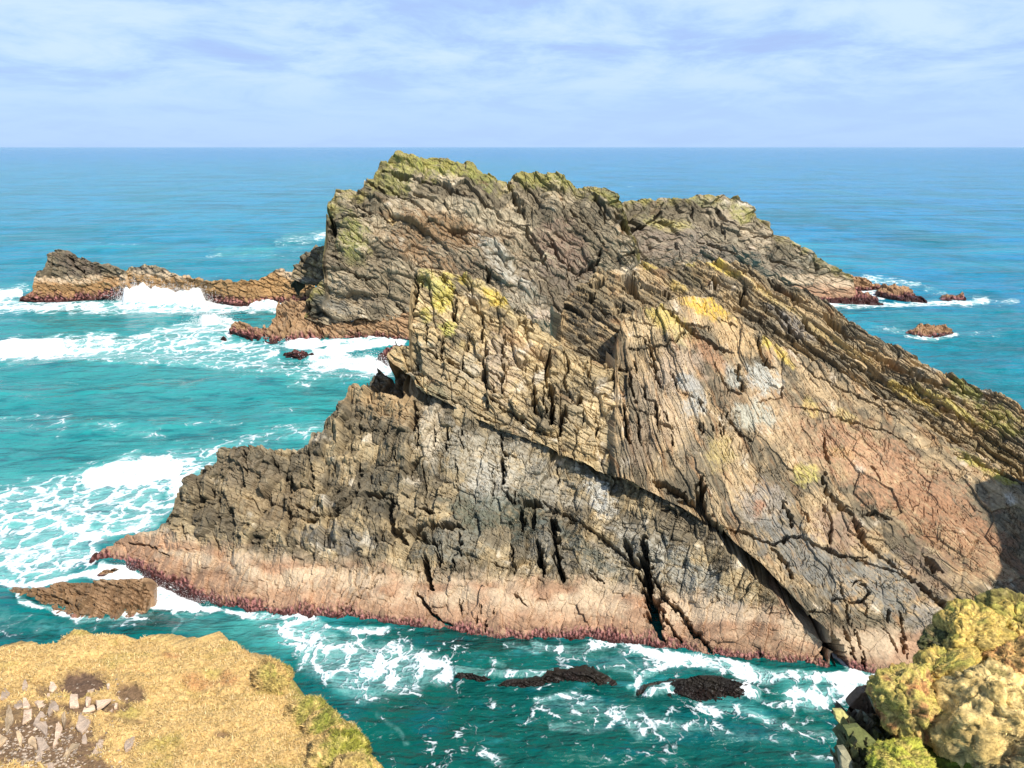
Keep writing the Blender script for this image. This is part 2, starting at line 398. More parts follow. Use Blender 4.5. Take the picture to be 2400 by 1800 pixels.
A_crk = [(z5(p), w / 2.212, d) for p, w, d in [
    ([(640, 550), (665, 650), (685, 730)], 24, .8), ([(600, 740), (640, 800), (700, 870), (790, 920)], 13, .35), ([(1790, 470), (1795, 600), (1820, 750), (1855, 900), (1885, 990)], 44, 1.3),
    ([(1690, 470), (1720, 560), (1790, 650)], 24, .6), ([(1840, 680), (1900, 780), (1980, 860), (2060, 960), (2140, 1050)], 22, .5), ([(1870, 800), (1900, 900), (1990, 1000)], 14, .3),
    ([(560, 415), (620, 455), (720, 510)], 22, .45), ([(560, 425), (650, 400), (720, 395), (850, 410)], 26, .6), ([(1060, 40), (1060, 205)], 14, .4), ([(1060, 210), (1120, 300)], 14, .3),
    ([(1325, 380), (1340, 560), (1365, 690)], 26, .5), ([(1240, 480), (1270, 660)], 26, .5), ([(1270, 270), (1310, 310), (1400, 360), (1550, 450), (1640, 520), (1750, 600)], 15, .3),
    ([(840, 780), (838, 860)], 10, .3), ([(945, 820), (943, 862)], 8, .25), ([(1017, 838), (1015, 872)], 8, .25), ([(920, 870), (920, 912)], 10, .3), ([(975, 880), (965, 945)], 11, .35),
    ([(330, 250), (370, 235), (490, 240)], 18, .4), ([(485, 245), (462, 340), (490, 420), (560, 490)], 30, .45), ([(352, 250), (355, 385)], 9, .25), ([(1500, 640), (1580, 690)], 11, .3),
    ([(1130, 290), (1200, 275), (1260, 300)], 30, .5), ([(1150, 320), (1160, 420)], 16, .4), ([(1215, 310), (1220, 420)], 16, .4), ([(0, 350), (60, 370), (180, 330), (250, 270)], 12, .35),
    ([(700, 470), (740, 620)], 12, .25), ([(830, 440), (845, 560)], 16, .35), ([(1000, 590), (1090, 630)], 8, .2), ([(120, 920), (200, 880), (330, 700), (380, 640)], 6, .12), ([(230, 900), (330, 760), (420, 680)], 6, .12),
    ([(1120, 760), (1190, 830)], 7, .2), ([(560, 160), (570, 100), (640, 50)], 18, .4), ([(1100, 500), (1120, 640)], 10, .25), ([(650, 60), (655, 300)], 8, .25), ([(1000, 100), (1005, 300)], 8, .2), ([(400, 560), (420, 450), (470, 400)], 10, .3)]]
A_crk += [(zk(p), w / 3.687, d) for p, w, d in [
    ([(990, -20), (985, 170)], 14, .35), ([(1095, 0), (1095, 230)], 14, .35), ([(840, -30), (850, 180)], 14, .4), ([(1210, 0), (1235, 200)], 12, .3), ([(250, 100), (260, 230)], 10, .25), ([(340, 300), (320, 560)], 26, .4),
    ([(640, 200), (660, 330)], 10, .25), ([(900, 330), (905, 760)], 8, .25), ([(1560, 60), (1600, 230), (1690, 270)], 16, .4), ([(1580, 270), (1580, 560)], 16, .5), ([(100, 280), (90, 420)], 12, .3), ([(2040, 300), (2060, 500)], 10, .3),
    ([(400, 600), (405, 830)], 12, .35), ([(500, 420), (510, 500)], 8, .2), ([(820, 680), (980, 750)], 14, .3), ([(1180, 230), (1190, 700)], 6, .15), ([(1690, 560), (1690, 680)], 14, .4), ([(1980, 760), (2030, 1000), (2110, 1330)], 26, .5), ([(1860, 1000), (1930, 1280)], 26, .45), ([(1640, 1000), (1680, 1180)], 12, .3), ([(1140, 1080), (1170, 1260)], 10, .25), ([(1040, 1000), (1060, 1190)], 10, .25)]]
A_crk += [([(1935, 1505), (1946, 1535), (1956, 1572)], 15, .9)]
A_crk += [(z8(p), w / 1.8433, d) for p, w, d in [
    ([(1235, 260), (1230, 390)], 14, .5), ([(1000, 300), (990, 390)], 8, .3), ([(1080, 290), (1060, 360), (1000, 400)], 6, .25), ([(1130, 330), (1100, 420)], 6, .25), ([(930, 420), (900, 500)], 8, .3),
    ([(780, 470), (800, 640)], 9, .35), ([(620, 480), (640, 560)], 8, .3), ([(500, 470), (520, 580), (480, 650)], 8, .3), ([(300, 620), (310, 740)], 8, .3), ([(410, 560), (380, 700), (400, 820)], 9, .3), ([(700, 560), (690, 700)], 7, .3), ([(600, 640), (590, 760)], 7, .3),
    ([(1000, 560), (990, 660), (940, 720), (860, 770)], 9, .4), ([(830, 660), (820, 720)], 6, .25), ([(720, 700), (800, 740), (860, 770)], 8, .35), ([(230, 760), (260, 860)], 8, .25), ([(640, 810), (620, 900)], 7, .25), ([(560, 820), (580, 900)], 7, .25), ([(0, 870), (90, 880), (200, 940)], 6, .2)]]
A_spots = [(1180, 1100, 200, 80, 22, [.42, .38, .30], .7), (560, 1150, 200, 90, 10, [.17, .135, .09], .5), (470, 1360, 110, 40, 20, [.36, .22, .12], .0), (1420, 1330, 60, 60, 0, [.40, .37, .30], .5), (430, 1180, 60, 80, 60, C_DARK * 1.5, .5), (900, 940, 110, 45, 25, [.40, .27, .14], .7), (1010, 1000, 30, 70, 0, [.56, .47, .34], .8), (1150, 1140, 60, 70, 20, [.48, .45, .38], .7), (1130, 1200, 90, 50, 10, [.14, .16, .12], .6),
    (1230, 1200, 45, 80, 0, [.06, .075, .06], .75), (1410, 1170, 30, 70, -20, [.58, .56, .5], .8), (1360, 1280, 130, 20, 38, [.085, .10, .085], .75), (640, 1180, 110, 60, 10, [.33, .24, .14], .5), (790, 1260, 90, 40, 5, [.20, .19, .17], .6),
    (1640, 1370, 150, 50, 42, [.40, .385, .33], .7), (1500, 1290, 40, 120, -40, [.42, .39, .32], .6), (900, 1150, 60, 60, 0, [.10, .095, .075], .5), (1060, 1280, 90, 40, 0, [.25, .245, .2], .6), (1290, 1290, 70, 50, 0, [.27, .26, .22], .5), (560, 1100, 80, 40, 30, [.26, .2, .13], .5),
    (1840, 1470, 60, 40, 40, C_BARN, .7), (1690, 1450, 120, 25, 42, C_BPALE, .7)]
left_blocks = lambda SX, SY: .55 + .55 * sstep(1120, 700, SX) + .15
rock_patch('lower_buttress', A_top, A_bot, A_ctl, near, M_ROCK, theta=24, T=24, seed=11, low=.6, bed=.035, saw=.03, skirt_top=4.5, lean=lambda x: .9 if x < 940 else -.22, relief=.68, veins=.085, vang=-80,
    blocks=((74, 40, .52, .8, .16, True, -78), (30, 18, .22, .8, .09, True, -72), (12, 8, .05, .8, .03, False, -70)), cracks=A_crk, spots=A_spots + [(430, 1340, 190, 60, 16, [.30, .185, .10], .01)], band=(1.6, 2.5), weed=.44,
    base=(.22, .10, -.1, .06), tan=(.42, .325, .19), dirmask=left_blocks, smooth_band=.42)

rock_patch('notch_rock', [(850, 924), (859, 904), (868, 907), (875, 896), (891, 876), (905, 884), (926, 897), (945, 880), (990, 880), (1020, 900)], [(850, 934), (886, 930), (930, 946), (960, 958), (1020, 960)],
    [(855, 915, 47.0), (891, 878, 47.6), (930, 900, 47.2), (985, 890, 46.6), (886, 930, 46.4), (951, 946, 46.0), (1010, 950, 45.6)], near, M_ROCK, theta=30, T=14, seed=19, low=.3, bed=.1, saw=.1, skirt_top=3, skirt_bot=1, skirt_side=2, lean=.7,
    blocks=((40, 26, .4, .7, .2, True, 70), (14, 10, .2, .7, .1, False, None)), band=(-5, -4), weed_on=0, base=(-.3, -.2, -.3, .5))  # dark base colour paints in the shade under the beak

B_top = [(905, 840), (908, 832), (921, 816), (940, 812), (958, 809), (961, 770), (962, 730), (964, 690), (968, 648)] + z2([(620, 672), (640, 665), (680, 665), (720, 670), (780, 670), (830, 690), (870, 700), (940, 720), (1000, 760), (1040, 790), (1065, 830),
    (1100, 850), (1150, 880), (1200, 920), (1240, 960), (1290, 1000), (1330, 1040)]) + [(1340, 818), (1400, 848), (1450, 870), (1500, 900)]
B_bot = [(905, 842)] + near_lip + [(1660, 1232)]
B_bot = [p for p in B_bot if p[0] <= 1501] + [(1510, 1142)]
B_ctl = [(908, 836, 45.4), (962, 770, 45.8), (968, 645, 46.8), (1053, 633, 47.2), (1181, 705, 47), (1301, 800, 46.4), (1400, 850, 45.2), (1470, 950, 43.0), (976, 906, 43.6), (1095, 969, 42.7), (1212, 1018, 41.8), (1293, 1050, 41.2),
    (1400, 1104, 39.9), (1500, 1136, 38.8), (1050, 800, 45.0), (1200, 880, 43.7), (1350, 960, 42.5)]
B_crk = [(zf(p), w / 3.687, d) for p, w, d in [
    ([(440, 120), (560, 250), (680, 350)], 12, .3), ([(730, 330), (780, 400), (850, 500)], 26, .6), ([(850, 480), (860, 640), (845, 770)], 14, .4), ([(885, 720), (880, 870)], 20, .6), ([(855, 880), (865, 1010), (870, 1100), (950, 1160)], 24, .7), ([(1050, 680), (1030, 860), (1035, 1000), (1025, 1190)], 16, .55),
    ([(860, 980), (960, 1030), (1020, 1080)], 14, .4), ([(690, 900), (690, 980), (760, 1040)], 20, .6), ([(480, 860), (560, 920), (680, 990)], 30, .7), ([(380, 810), (460, 890)], 14, .4), ([(520, 700), (490, 860)], 12, .4), ([(370, 580), (370, 780)], 12, .35), ([(750, 640), (720, 760), (690, 900)], 12, .35),
    ([(490, 560), (540, 640)], 12, .3), ([(630, 370), (600, 560)], 22, .45), ([(310, 190), (330, 260)], 22, .5), ([(270, 180), (280, 300), (250, 520)], 26, .4), ([(1430, 840), (1410, 1000), (1420, 1120)], 36, .9), ([(1440, 1100), (1460, 1300), (1445, 1460)], 26, .9), ([(1310, 920), (1330, 1000)], 10, .3),
    ([(1300, 1130), (1310, 1320), (1350, 1370)], 30, .8), ([(1380, 1120), (1390, 1400)], 12, .4), ([(1560, 820), (1590, 960), (1560, 1060), (1620, 1250)], 18, .5), ([(1750, 930), (1780, 1040)], 14, .4), ([(1690, 1200), (1680, 1300)], 22, .6), ([(1560, 1280), (1550, 1420), (1500, 1540)], 34, .9),
    ([(1640, 1000), (1740, 1080), (1840, 1180), (1980, 1260)], 10, .3), ([(1730, 1320), (1720, 1450)], 10, .3), ([(1840, 1360), (1850, 1560)], 12, .3), ([(1640, 1480), (1700, 1530)], 12, .4), ([(160, 930), (260, 1000), (360, 1030)], 18, .4), ([(230, 870), (310, 1000)], 8, .2), ([(220, 1010), (330, 1130), (420, 1180), (560, 1260)], 16, .5),
    ([(640, 1010), (600, 1130)], 10, .3), ([(720, 1080), (690, 1150)], 10, .3), ([(560, 1240), (760, 1350), (980, 1440)], 12, .35), ([(860, 1190), (980, 1290), (1100, 1350), (1300, 1450)], 16, .5), ([(1100, 1350), (1250, 1470), (1500, 1570)], 16, .5), ([(890, 1220), (890, 1330)], 8, .25),
    ([(900, 520), (1040, 610), (1140, 690)], 8, .2), ([(1040, 840), (1180, 920), (1310, 980)], 8, .2), ([(1210, 900), (1220, 1010)], 8, .2), ([(1290, 1000), (1300, 1330)], 10, .3), ([(1150, 540), (1290, 660)], 14, .35), ([(1280, 560), (1300, 640)], 14, .4), ([(1900, 720), (1920, 860), (1990, 1000)], 46, 1.1), ([(2000, 1000), (2010, 1150), (2060, 1320)], 30, .8), ([(2070, 1300), (2090, 1500), (2110, 1650)], 24, .7)]]
B_spots = [(1120, 668, 110, 14, 38, [.56, .45, .22], .8), (1240, 770, 90, 12, 38, [.55, .43, .24], .7), (1100, 900, 160, 70, 25, [.46, .36, .22], .5), (1040, 690, 26, 60, 10, [.60, .50, .14], .9), (1005, 660, 36, 24, 30, [.50, .45, .16], .8), (1000, 735, 16, 26, 0, [.50, .43, .13], .8), (1050, 770, 22, 24, 40, [.50, .46, .13], .85), (1160, 700, 40, 16, 42, [.58, .44, .10], .9), (1082, 645, 16, 14, 40, [.55, .43, .10], .8), (1083, 810, 12, 14, 0, [.48, .36, .16], .8),  # first two spots paint the sunlit yellow edge along the crest
    (1170, 860, 60, 80, 0, [.50, .39, .28], .6), (1220, 800, 90, 14, 35, [.40, .26, .14], .6), (1100, 850, 30, 50, 0, [.46, .42, .33], .5), (1040, 880, 60, 24, 20, [.34, .27, .17], .5), (1380, 990, 70, 70, 0, [.58, .46, .28], .55), (1330, 880, 50, 40, 0, [.5, .38, .2], .5), (1020, 920, 40, 16, 35, C_GREEN, .5)]
rock_patch('upper_fin', B_top, B_bot, B_ctl, near, M_ROCK, theta=31, T=17, seed=23, low=.25, bed=.085, saw=.07, skirt_top=4, skirt_bot=3.2, skirt_side=2.2, lean=1.0,
    relief=.8, veins=.06, vang=84,
    blocks=((80, 44, .46, .7, .16, True, 80), (34, 22, .18, .8, .08, True, 31), (10, 7, .02, .7, .02, False, 40)), cracks=B_crk, spots=B_spots, band=(-5, -4), weed_on=0, base=(.48, .18, .12, .0))

C_top = [(1441, 840), (1447, 785), (1456, 757), (1490, 727)] + z3([(330, 690), (420, 655), (530, 650), (620, 680), (670, 720), (760, 790), (900, 870), (1050, 950), (1200, 1010), (1400, 1130), (1600, 1260), (1800, 1390), (2000, 1500), (2212, 1620), (2330, 1690)]) + [(2700, 1290)]
C_bot = [(1441, 1116), (1495, 1136), (1549, 1163), (1599, 1190), (1649, 1220), (1692, 1234), (1722, 1272), (1759, 1303), (1796, 1333), (1824, 1360), (1858, 1397), (1884, 1425), (1902, 1447), (1940, 1478), (1947, 1500), (1952, 1535), (1972, 1568), (1990, 1580), (2033, 1592), (2078, 1598), (2160, 1612), (2250, 1628), (2400, 1652), (2460, 1660), (2700, 1710)]
C_ctl = [(1459, 753, 46.3), (1549, 712, 46.5), (1640, 694, 46.8), (1744, 757, 45.6), (1875, 829, 44.2), (2033, 911, 42.6), (2214, 1028, 40), (2400, 1132, 37.5), (1445, 830, 45), (1450, 950, 42.6), (1455, 1050, 40.2), (1480, 1128, 38.8),
    (1599, 1190, 37.7), (1689, 1234, 36.6), (1789, 1328, 34.9), (1879, 1420, 33.6), (1947, 1490, 32.5), (1990, 1580, 'w'), (2078, 1598, 'w'), (2250, 1628, 'w'), (2400, 1652, 'w'), (2700, 1710, 'w'), (2700, 1290, 33.6), (2600, 1500, 31.4), (1700, 950, 41.4), (1900, 1100, 38.5), (2100, 1250, 35.8), (2300, 1300, 34.6), (2200, 1450, 33)]
C_crk = [(zc(p), w / 3.687, d) for p, w, d in [
    ([(1100, 425), (1200, 500), (1280, 590), (1380, 680), (1520, 750), (1620, 800), (1740, 820)], 26, .55), ([(1280, 580), (1380, 610), (1530, 610)], 16, .35), ([(1530, 610), (1520, 640)], 12, .3), ([(800, 800), (1000, 795)], 12, .3), ([(820, 550), (940, 570), (1070, 605)], 10, .22),
    ([(980, 680), (985, 750), (1030, 770), (1130, 770), (1240, 735), (1300, 670)], 15, .35), ([(850, 685), (980, 690)], 9, .25), ([(1000, 770), (1020, 880), (1070, 990), (1090, 1150)], 22, .45), ([(720, 960), (800, 980), (840, 1020)], 20, .5), ([(830, 990), (840, 1130), (880, 1290)], 26, .6), ([(860, 900), (900, 1000)], 18, .4),
    ([(940, 1100), (980, 1250), (1050, 1270), (1060, 1380)], 16, .4), ([(750, 1000), (770, 1200)], 18, .4), ([(740, 1210), (800, 1215)], 14, .4), ([(1220, 1030), (1240, 1160)], 18, .35), ([(1280, 1185), (1380, 1210)], 12, .35), ([(1420, 1220), (1460, 1310), (1480, 1360)], 16, .4), ([(1580, 920), (1640, 1050), (1700, 1140), (1820, 1200)], 12, .35),
    ([(1760, 940), (1790, 1060), (1820, 1170)], 22, .5), ([(1940, 710), (1980, 830), (2020, 920), (2100, 955)], 22, .5), ([(1690, 1350), (1680, 1400), (1800, 1540), (1900, 1590)], 14, .35), ([(1600, 540), (1700, 570), (1760, 610)], 10, .25), ([(800, 1300), (950, 1370), (1060, 1390)], 8, .25), ([(780, 1300), (800, 1480), (830, 1640)], 26, .6),
    ([(900, 1380), (930, 1640)], 16, .4), ([(1070, 1290), (1080, 1520)], 18, .5), ([(1080, 1450), (1200, 1480)], 20, .45), ([(1130, 1340), (1150, 1420)], 20, .4), ([(1620, 1380), (1640, 1560)], 10, .3), ([(1540, 1440), (1550, 1520)], 10, .3), ([(1200, 1500), (1210, 1640)], 10, .3), ([(1450, 1440), (1460, 1540)], 12, .3)]]
C_crk += [(z6(p), w / 2.212, d) for p, w, d in [
    ([(300, 165), (400, 225), (500, 295), (575, 365), (640, 415)], 34, 1.0), ([(545, 150), (530, 250), (560, 345)], 30, .9), ([(640, 405), (760, 440), (850, 490), (930, 505), (1000, 460), (1050, 455), (1130, 500), (1220, 535), (1300, 565), (1390, 560)], 13, .35),
    ([(1170, 140), (1180, 220), (1240, 280), (1300, 330), (1360, 420), (1400, 500), (1480, 560), (1560, 625)], 16, .4), ([(1560, 625), (1680, 720), (1760, 790), (1850, 850)], 18, .45), ([(960, 280), (1010, 350), (1010, 420)], 12, .35), ([(1170, 290), (1220, 380), (1200, 510)], 10, .3),
    ([(1310, 720), (1340, 690), (1390, 700), (1405, 750), (1370, 800), (1310, 805), (1240, 775), (1215, 790)], 9, .25), ([(1380, 800), (1400, 875)], 9, .3), ([(1505, 840), (1510, 905)], 14, .4), ([(1570, 850), (1590, 950), (1600, 1090)], 14, .4), ([(1270, 925), (1310, 1020), (1345, 1100)], 13, .4), ([(1340, 930), (1370, 1050), (1390, 1150)], 9, .35),
    ([(900, 520), (980, 600), (1010, 680)], 14, .3), ([(1040, 880), (1100, 850), (1180, 860)], 7, .2), ([(1480, 930), (1530, 1000), (1560, 1060)], 7, .2), ([(1420, 100), (1460, 180)], 9, .25), ([(1380, 350), (1440, 330), (1520, 370)], 9, .3), ([(1850, 30), (1960, 60), (2080, 130), (2212, 190)], 12, .35), ([(1700, 560), (1780, 640)], 30, .3),
    ([(1290, 560), (1500, 620), (1640, 700)], 8, .2), ([(1070, 320), (1090, 390)], 7, .2), ([(1260, 700), (1300, 880), (1310, 920)], 7, .2)]]
C_crk += [([(1950, 1496), (1960, 1520), (1968, 1550), (1978, 1578)], 17, 1.1)]
C_crk += [(z3(p), w / 2.212, d) for p, w, d in [([(1430, 1150), (1500, 1210), (1545, 1245)], 11, .35), ([(1060, 1000), (1120, 1060), (1250, 1130), (1400, 1200), (1560, 1290)], 7, .25), ([(1540, 1090), (1680, 1200), (1760, 1260)], 9, .3), ([(1000, 1230), (1200, 1260), (1400, 1330), (1600, 1400)], 5, .2), ([(1180, 1365), (1175, 1440), (1200, 1520)], 11, .4), ([(860, 1090), (960, 1130), (950, 1190), (880, 1190), (820, 1210)], 6, .15)]]
C_spots = [(1860, 1010, 200, 60, 36, [.46, .31, .18], .55), (1560, 960, 60, 120, -30, [.50, .39, .27], .5), (1650, 720, 70, 26, 22, [.66, .44, .09], .95), (1560, 750, 60, 30, 28, [.58, .45, .14], .85), (1600, 790, 44, 24, 30, [.60, .47, .22], .8), (1500, 770, 44, 34, 20, [.60, .46, .27], .75), (1730, 790, 60, 40, 35, [.60, .42, .22], .8), (1830, 820, 50, 12, 50, [.62, .46, .12], .9), (1800, 800, 20, 14, 50, [.62, .48, .12], .9),
    (1660, 830, 80, 20, 40, [.40, .22, .12], .7), (1590, 870, 60, 60, 30, [.55, .42, .30], .6), (1610, 900, 34, 24, 30, [.43, .41, .36], .9), (1630, 945, 30, 36, 60, [.46, .44, .38], .9), (1790, 890, 50, 42, 40, [.47, .455, .39], .95), (1720, 880, 20, 36, -20, [.42, .42, .36], .8), (1780, 975, 60, 34, 10, [.46, .45, .36], .85),
    (1900, 960, 30, 18, 60, [.58, .44, .16], .8), (1980, 975, 40, 14, 30, [.58, .45, .20], .8), (1890, 1110, 34, 28, 20, [.56, .47, .16], .9), (1970, 1060, 40, 16, 20, [.58, .43, .16], .7), (1690, 1060, 40, 44, 10, [.52, .40, .17], .7), (1780, 1180, 70, 60, 30, [.46, .40, .33], .6), (1780, 1190, 16, 30, 20, [.40, .19, .10], .7),
    (2100, 1120, 260, 80, 32, [.44, .25, .145], .75), (2260, 1260, 190, 70, 35, [.33, .18, .10], .75), (1900, 1310, 160, 60, 38, [.235, .225, .195], .85), (2080, 1370, 90, 70, 40, [.22, .215, .19], .8), (2180, 1340, 80, 60, 40, [.24, .17, .12], .6), (1960, 1240, 70, 50, 30, [.38, .26, .18], .7), (2190, 1450, 70, 50, 0, [.30, .275, .24], .7),
    (2300, 1095, 90, 14, 30, [.42, .36, .08], .75), (2350, 1120, 40, 12, 30, [.46, .40, .09], .7), (1500, 1050, 40, 60, 0, [.34, .25, .17], .5)]
C_theta = lambda x: float(np.interp(x, [1440, 1560, 1750, 2000, 2400], [58, 50, 42, 34, 30]))
C_rough = lambda SX, SY: .42 + .55 * sstep(1640, 1480, SX) + .35 * sstep(60, 10, abs(SY - (694 + (SX - 1640) * .57))) * sstep(1700, 1850, SX) + .12 * fbm(SX / 120, SY / 120, 2, 5)
rock_patch('dipping_slab', C_top, C_bot, C_ctl, near, M_ROCK, theta=C_theta, T=20, seed=37, low=.35, bed=.055, saw=.04, skirt_top=4, skirt_side=3, lean=1.0, relief=.54, veins=.06, vang=96,
    blocks=((120, 70, .52, .6, .14, False, None), (46, 26, .20, .8, .08, False, None), (15, 8, .03, .7, .03, False, None)), cracks=C_crk, spots=C_spots, band=(1.4, 2.2), weed=.44, base=(.32, .10, .32, .04), tan=(.48, .35, .20), dirmask=C_rough)

D_top = z2([(1358, 905), (1365, 880), (1400, 800), (1450, 760), (1520, 690), (1560, 660), (1600, 670), (1640, 665), (1700, 665), (1720, 670), (1760, 640), (1800, 625)]) + z3([(260, 478), (300, 485), (360, 490), (430, 500), (470, 475), (510, 465), (560, 475), (620, 465),
    (700, 490), (770, 500), (830, 530), (900, 560), (960, 590), (1030, 600), (1100, 640), (1180, 680), (1250, 730), (1320, 780), (1400, 840), (1500, 890), (1600, 930), (1680, 990), (1740, 1030), (1800, 1050), (1900, 1090), (2000, 1130), (2100, 1170), (2212, 1230), (2340, 1300)]) + [(2700, 1120)]
D_bot = [(1313, 850), (1440, 920), (1465, 830), (1640, 745), (1744, 810), (2033, 965), (2400, 1185), (2460, 1220), (2700, 1340)]
D_ctl = [(1315, 732, 50), (1405, 628, 52), (1510, 611, 52.5), (1630, 610, 52.5), (1716, 622, 51.8), (1834, 667, 50), (1965, 730, 47.8), (2123, 820, 45.3), (2214, 875, 44), (2400, 956, 41.6), (1320, 850, 46.8), (1440, 900, 46), (1459, 753, 48.2), (1640, 720, 48.6), (1744, 790, 46.9),
    (1875, 850, 45.4), (2033, 940, 43.6), (2214, 1060, 41), (2400, 1165, 38.5), (2700, 1120, 37), (2700, 1330, 34)]
D_crk = [(z3(p), w / 2.212, d) for p, w, d in [
    ([(905, 585), (1000, 640), (1100, 690)], 14, .5), ([(1160, 740), (1230, 800), (1320, 870)], 22, .7), ([(1370, 920), (1460, 970), (1560, 1030), (1680, 1090), (1790, 1125)], 22, .7), ([(1090, 1000), (1150, 1060), (1210, 1110)], 12, .4), ([(760, 600), (740, 680), (780, 710)], 24, .6), ([(600, 560), (620, 620)], 30, .5),
    ([(130, 560), (190, 600), (200, 640)], 44, 1.0), ([(170, 510), (200, 540)], 20, .6), ([(340, 620), (370, 650)], 28, .7), ([(920, 700), (980, 780), (1040, 880)], 16, .5), ([(1060, 760), (1110, 830), (1180, 900)], 18, .6), ([(700, 700), (860, 800), (1020, 880), (1180, 970)], 10, .35), ([(840, 680), (900, 720)], 12, .3),
    ([(1210, 930), (1300, 1000), (1480, 1090)], 12, .4), ([(1560, 1110), (1700, 1190), (1900, 1290), (2100, 1400)], 10, .4), ([(1700, 1100), (1860, 1190), (2050, 1290)], 10, .35), ([(620, 490), (740, 530), (860, 570)], 8, .3), ([(-40, 600), (20, 560)], 26, .6), ([(-60, 680), (-20, 640)], 26, .6), ([(0, 720), (80, 740), (140, 700)], 14, .5)]]
D_spots = [(1370, 730, 70, 70, 0, [.085, .07, .05], .85), (1420, 800, 60, 50, 20, [.10, .085, .06], .7), (1560, 690, 110, 30, 30, [.17, .14, .095], .6), (1900, 800, 160, 34, 36, [.15, .125, .085], .65), (1700, 632, 60, 9, 27, [.58, .44, .12], .85), (1680, 618, 22, 7, 10, [.6, .46, .12], .9), (1520, 622, 20, 10, 10, [.58, .46, .16], .8), (1620, 615, 14, 6, 10, [.54, .45, .16], .8), (1590, 670, 24, 12, 30, [.58, .43, .16], .8), (1640, 650, 46, 20, 25, [.13, .11, .06], .5), (2260, 920, 60, 24, 30, [.25, .24, .07], .75), (2340, 980, 70, 30, 30, [.28, .26, .07], .75),  # opening dark spots: dark rubble, with the shade of its crevices painted in
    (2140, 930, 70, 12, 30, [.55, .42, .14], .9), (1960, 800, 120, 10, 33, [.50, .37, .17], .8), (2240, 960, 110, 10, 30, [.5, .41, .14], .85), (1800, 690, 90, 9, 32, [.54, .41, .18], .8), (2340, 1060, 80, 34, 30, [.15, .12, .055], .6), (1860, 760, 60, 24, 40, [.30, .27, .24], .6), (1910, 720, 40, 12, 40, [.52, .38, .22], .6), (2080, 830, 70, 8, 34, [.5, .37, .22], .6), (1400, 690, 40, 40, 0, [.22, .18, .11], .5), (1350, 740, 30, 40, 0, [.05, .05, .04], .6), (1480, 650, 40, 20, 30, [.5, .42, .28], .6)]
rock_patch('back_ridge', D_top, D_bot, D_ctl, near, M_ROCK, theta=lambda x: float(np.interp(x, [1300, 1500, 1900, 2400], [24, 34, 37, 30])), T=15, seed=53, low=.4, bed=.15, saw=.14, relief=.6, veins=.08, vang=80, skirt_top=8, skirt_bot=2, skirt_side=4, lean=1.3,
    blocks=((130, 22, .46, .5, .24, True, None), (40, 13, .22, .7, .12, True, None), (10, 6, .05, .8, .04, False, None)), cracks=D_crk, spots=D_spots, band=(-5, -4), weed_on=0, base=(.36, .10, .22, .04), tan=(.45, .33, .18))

# ================================================================== the far island
far = thing('far_island', 'large domed rock island with green lichen on its crown, standing behind the near crag', 'sea crag', (10, 108, 0))
E1_top = [(712, 738), (718, 712), (728, 690), (741, 658), (758, 645), (763, 560), (766, 490), (768, 474), (784, 463), (788, 446), (811, 443), (845, 443), (851, 436), (854, 423), (872, 420), (885, 402), (894, 386), (921, 368), (940, 364), (962, 367), (989, 368), (1025, 366), (1048, 373), (1071, 384), (1093, 386),
    (1120, 393), (1143, 405), (1157, 414), (1179, 420), (1193, 423), (1202, 411), (1220, 407), (1251, 406), (1288, 408), (1319, 408), (1326, 423), (1342, 425), (1355, 436), (1378, 436), (1405, 438), (1428, 447), (1446, 459), (1457, 475), (1460, 487), (1478, 540), (1500, 600)]
E1_bot = [(712, 742), (740, 755), (764, 763), (800, 758), (850, 750), (950, 742), (1000, 765), (1200, 805), (1300, 800), (1400, 700), (1500, 680)]
E1_ctl = [(720, 720, 100), (764, 755, 98.5), (764, 600, 102), (764, 490, 106), (900, 380, 112), (1025, 366, 114), (1190, 425, 113), (1300, 408, 114), (1457, 475, 112), (850, 600, 102), (850, 750, 97.6), (1000, 560, 104), (1000, 740, 98), (1200, 600, 103.5), (1300, 600, 106), (1345, 560, 108), (1240, 760, 98.5),
    (1430, 560, 107.5), (1100, 640, 101), (1380, 640, 105), (1120, 500, 106.5), (900, 470, 107)]
E1_crk = [(z2(p), w / 2.212, d) for p, w, d in [([(150, 340), (170, 400), (180, 490)], 22, 1.6), ([(430, 170), (520, 180), (640, 200), (760, 230), (850, 290)], 12, 1.2), ([(460, 230), (560, 290), (660, 360)], 10, 1.0), ([(200, 420), (300, 390), (420, 370)], 9, .8), ([(1090, 210), (1110, 290), (1180, 400)], 14, 1.0), ([(1640, 370), (1680, 430), (1720, 490)], 22, 1.8),
    ([(1300, 520), (1350, 610), (1440, 690)], 10, .8), ([(1440, 700), (1560, 610)], 16, 1.2), ([(1180, 440), (1230, 540), (1290, 680)], 10, .9), ([(500, 830), (570, 900)], 12, .9), ([(980, 650), (990, 720), (1010, 760)], 12, .9), ([(300, 330), (400, 380), (520, 400)], 8, .8), ([(780, 460), (900, 470), (1000, 500)], 14, .7), ([(640, 640), (760, 720), (860, 760)], 8, .7),
    ([(60, 830), (40, 900), (130, 940)], 12, .9), ([(830, 230), (870, 280)], 10, .8), ([(330, 200), (420, 240), (480, 290)], 10, .9), ([(1000, 360), (1100, 420), (1200, 440)], 9, .7), ([(1500, 240), (1560, 330), (1600, 420)], 9, .8), ([(1400, 350), (1500, 420), (1580, 540)], 8, .7), ([(1560, 600), (1570, 560)], 12, .9), ([(180, 640), (300, 700), (420, 720)], 9, .8)]]
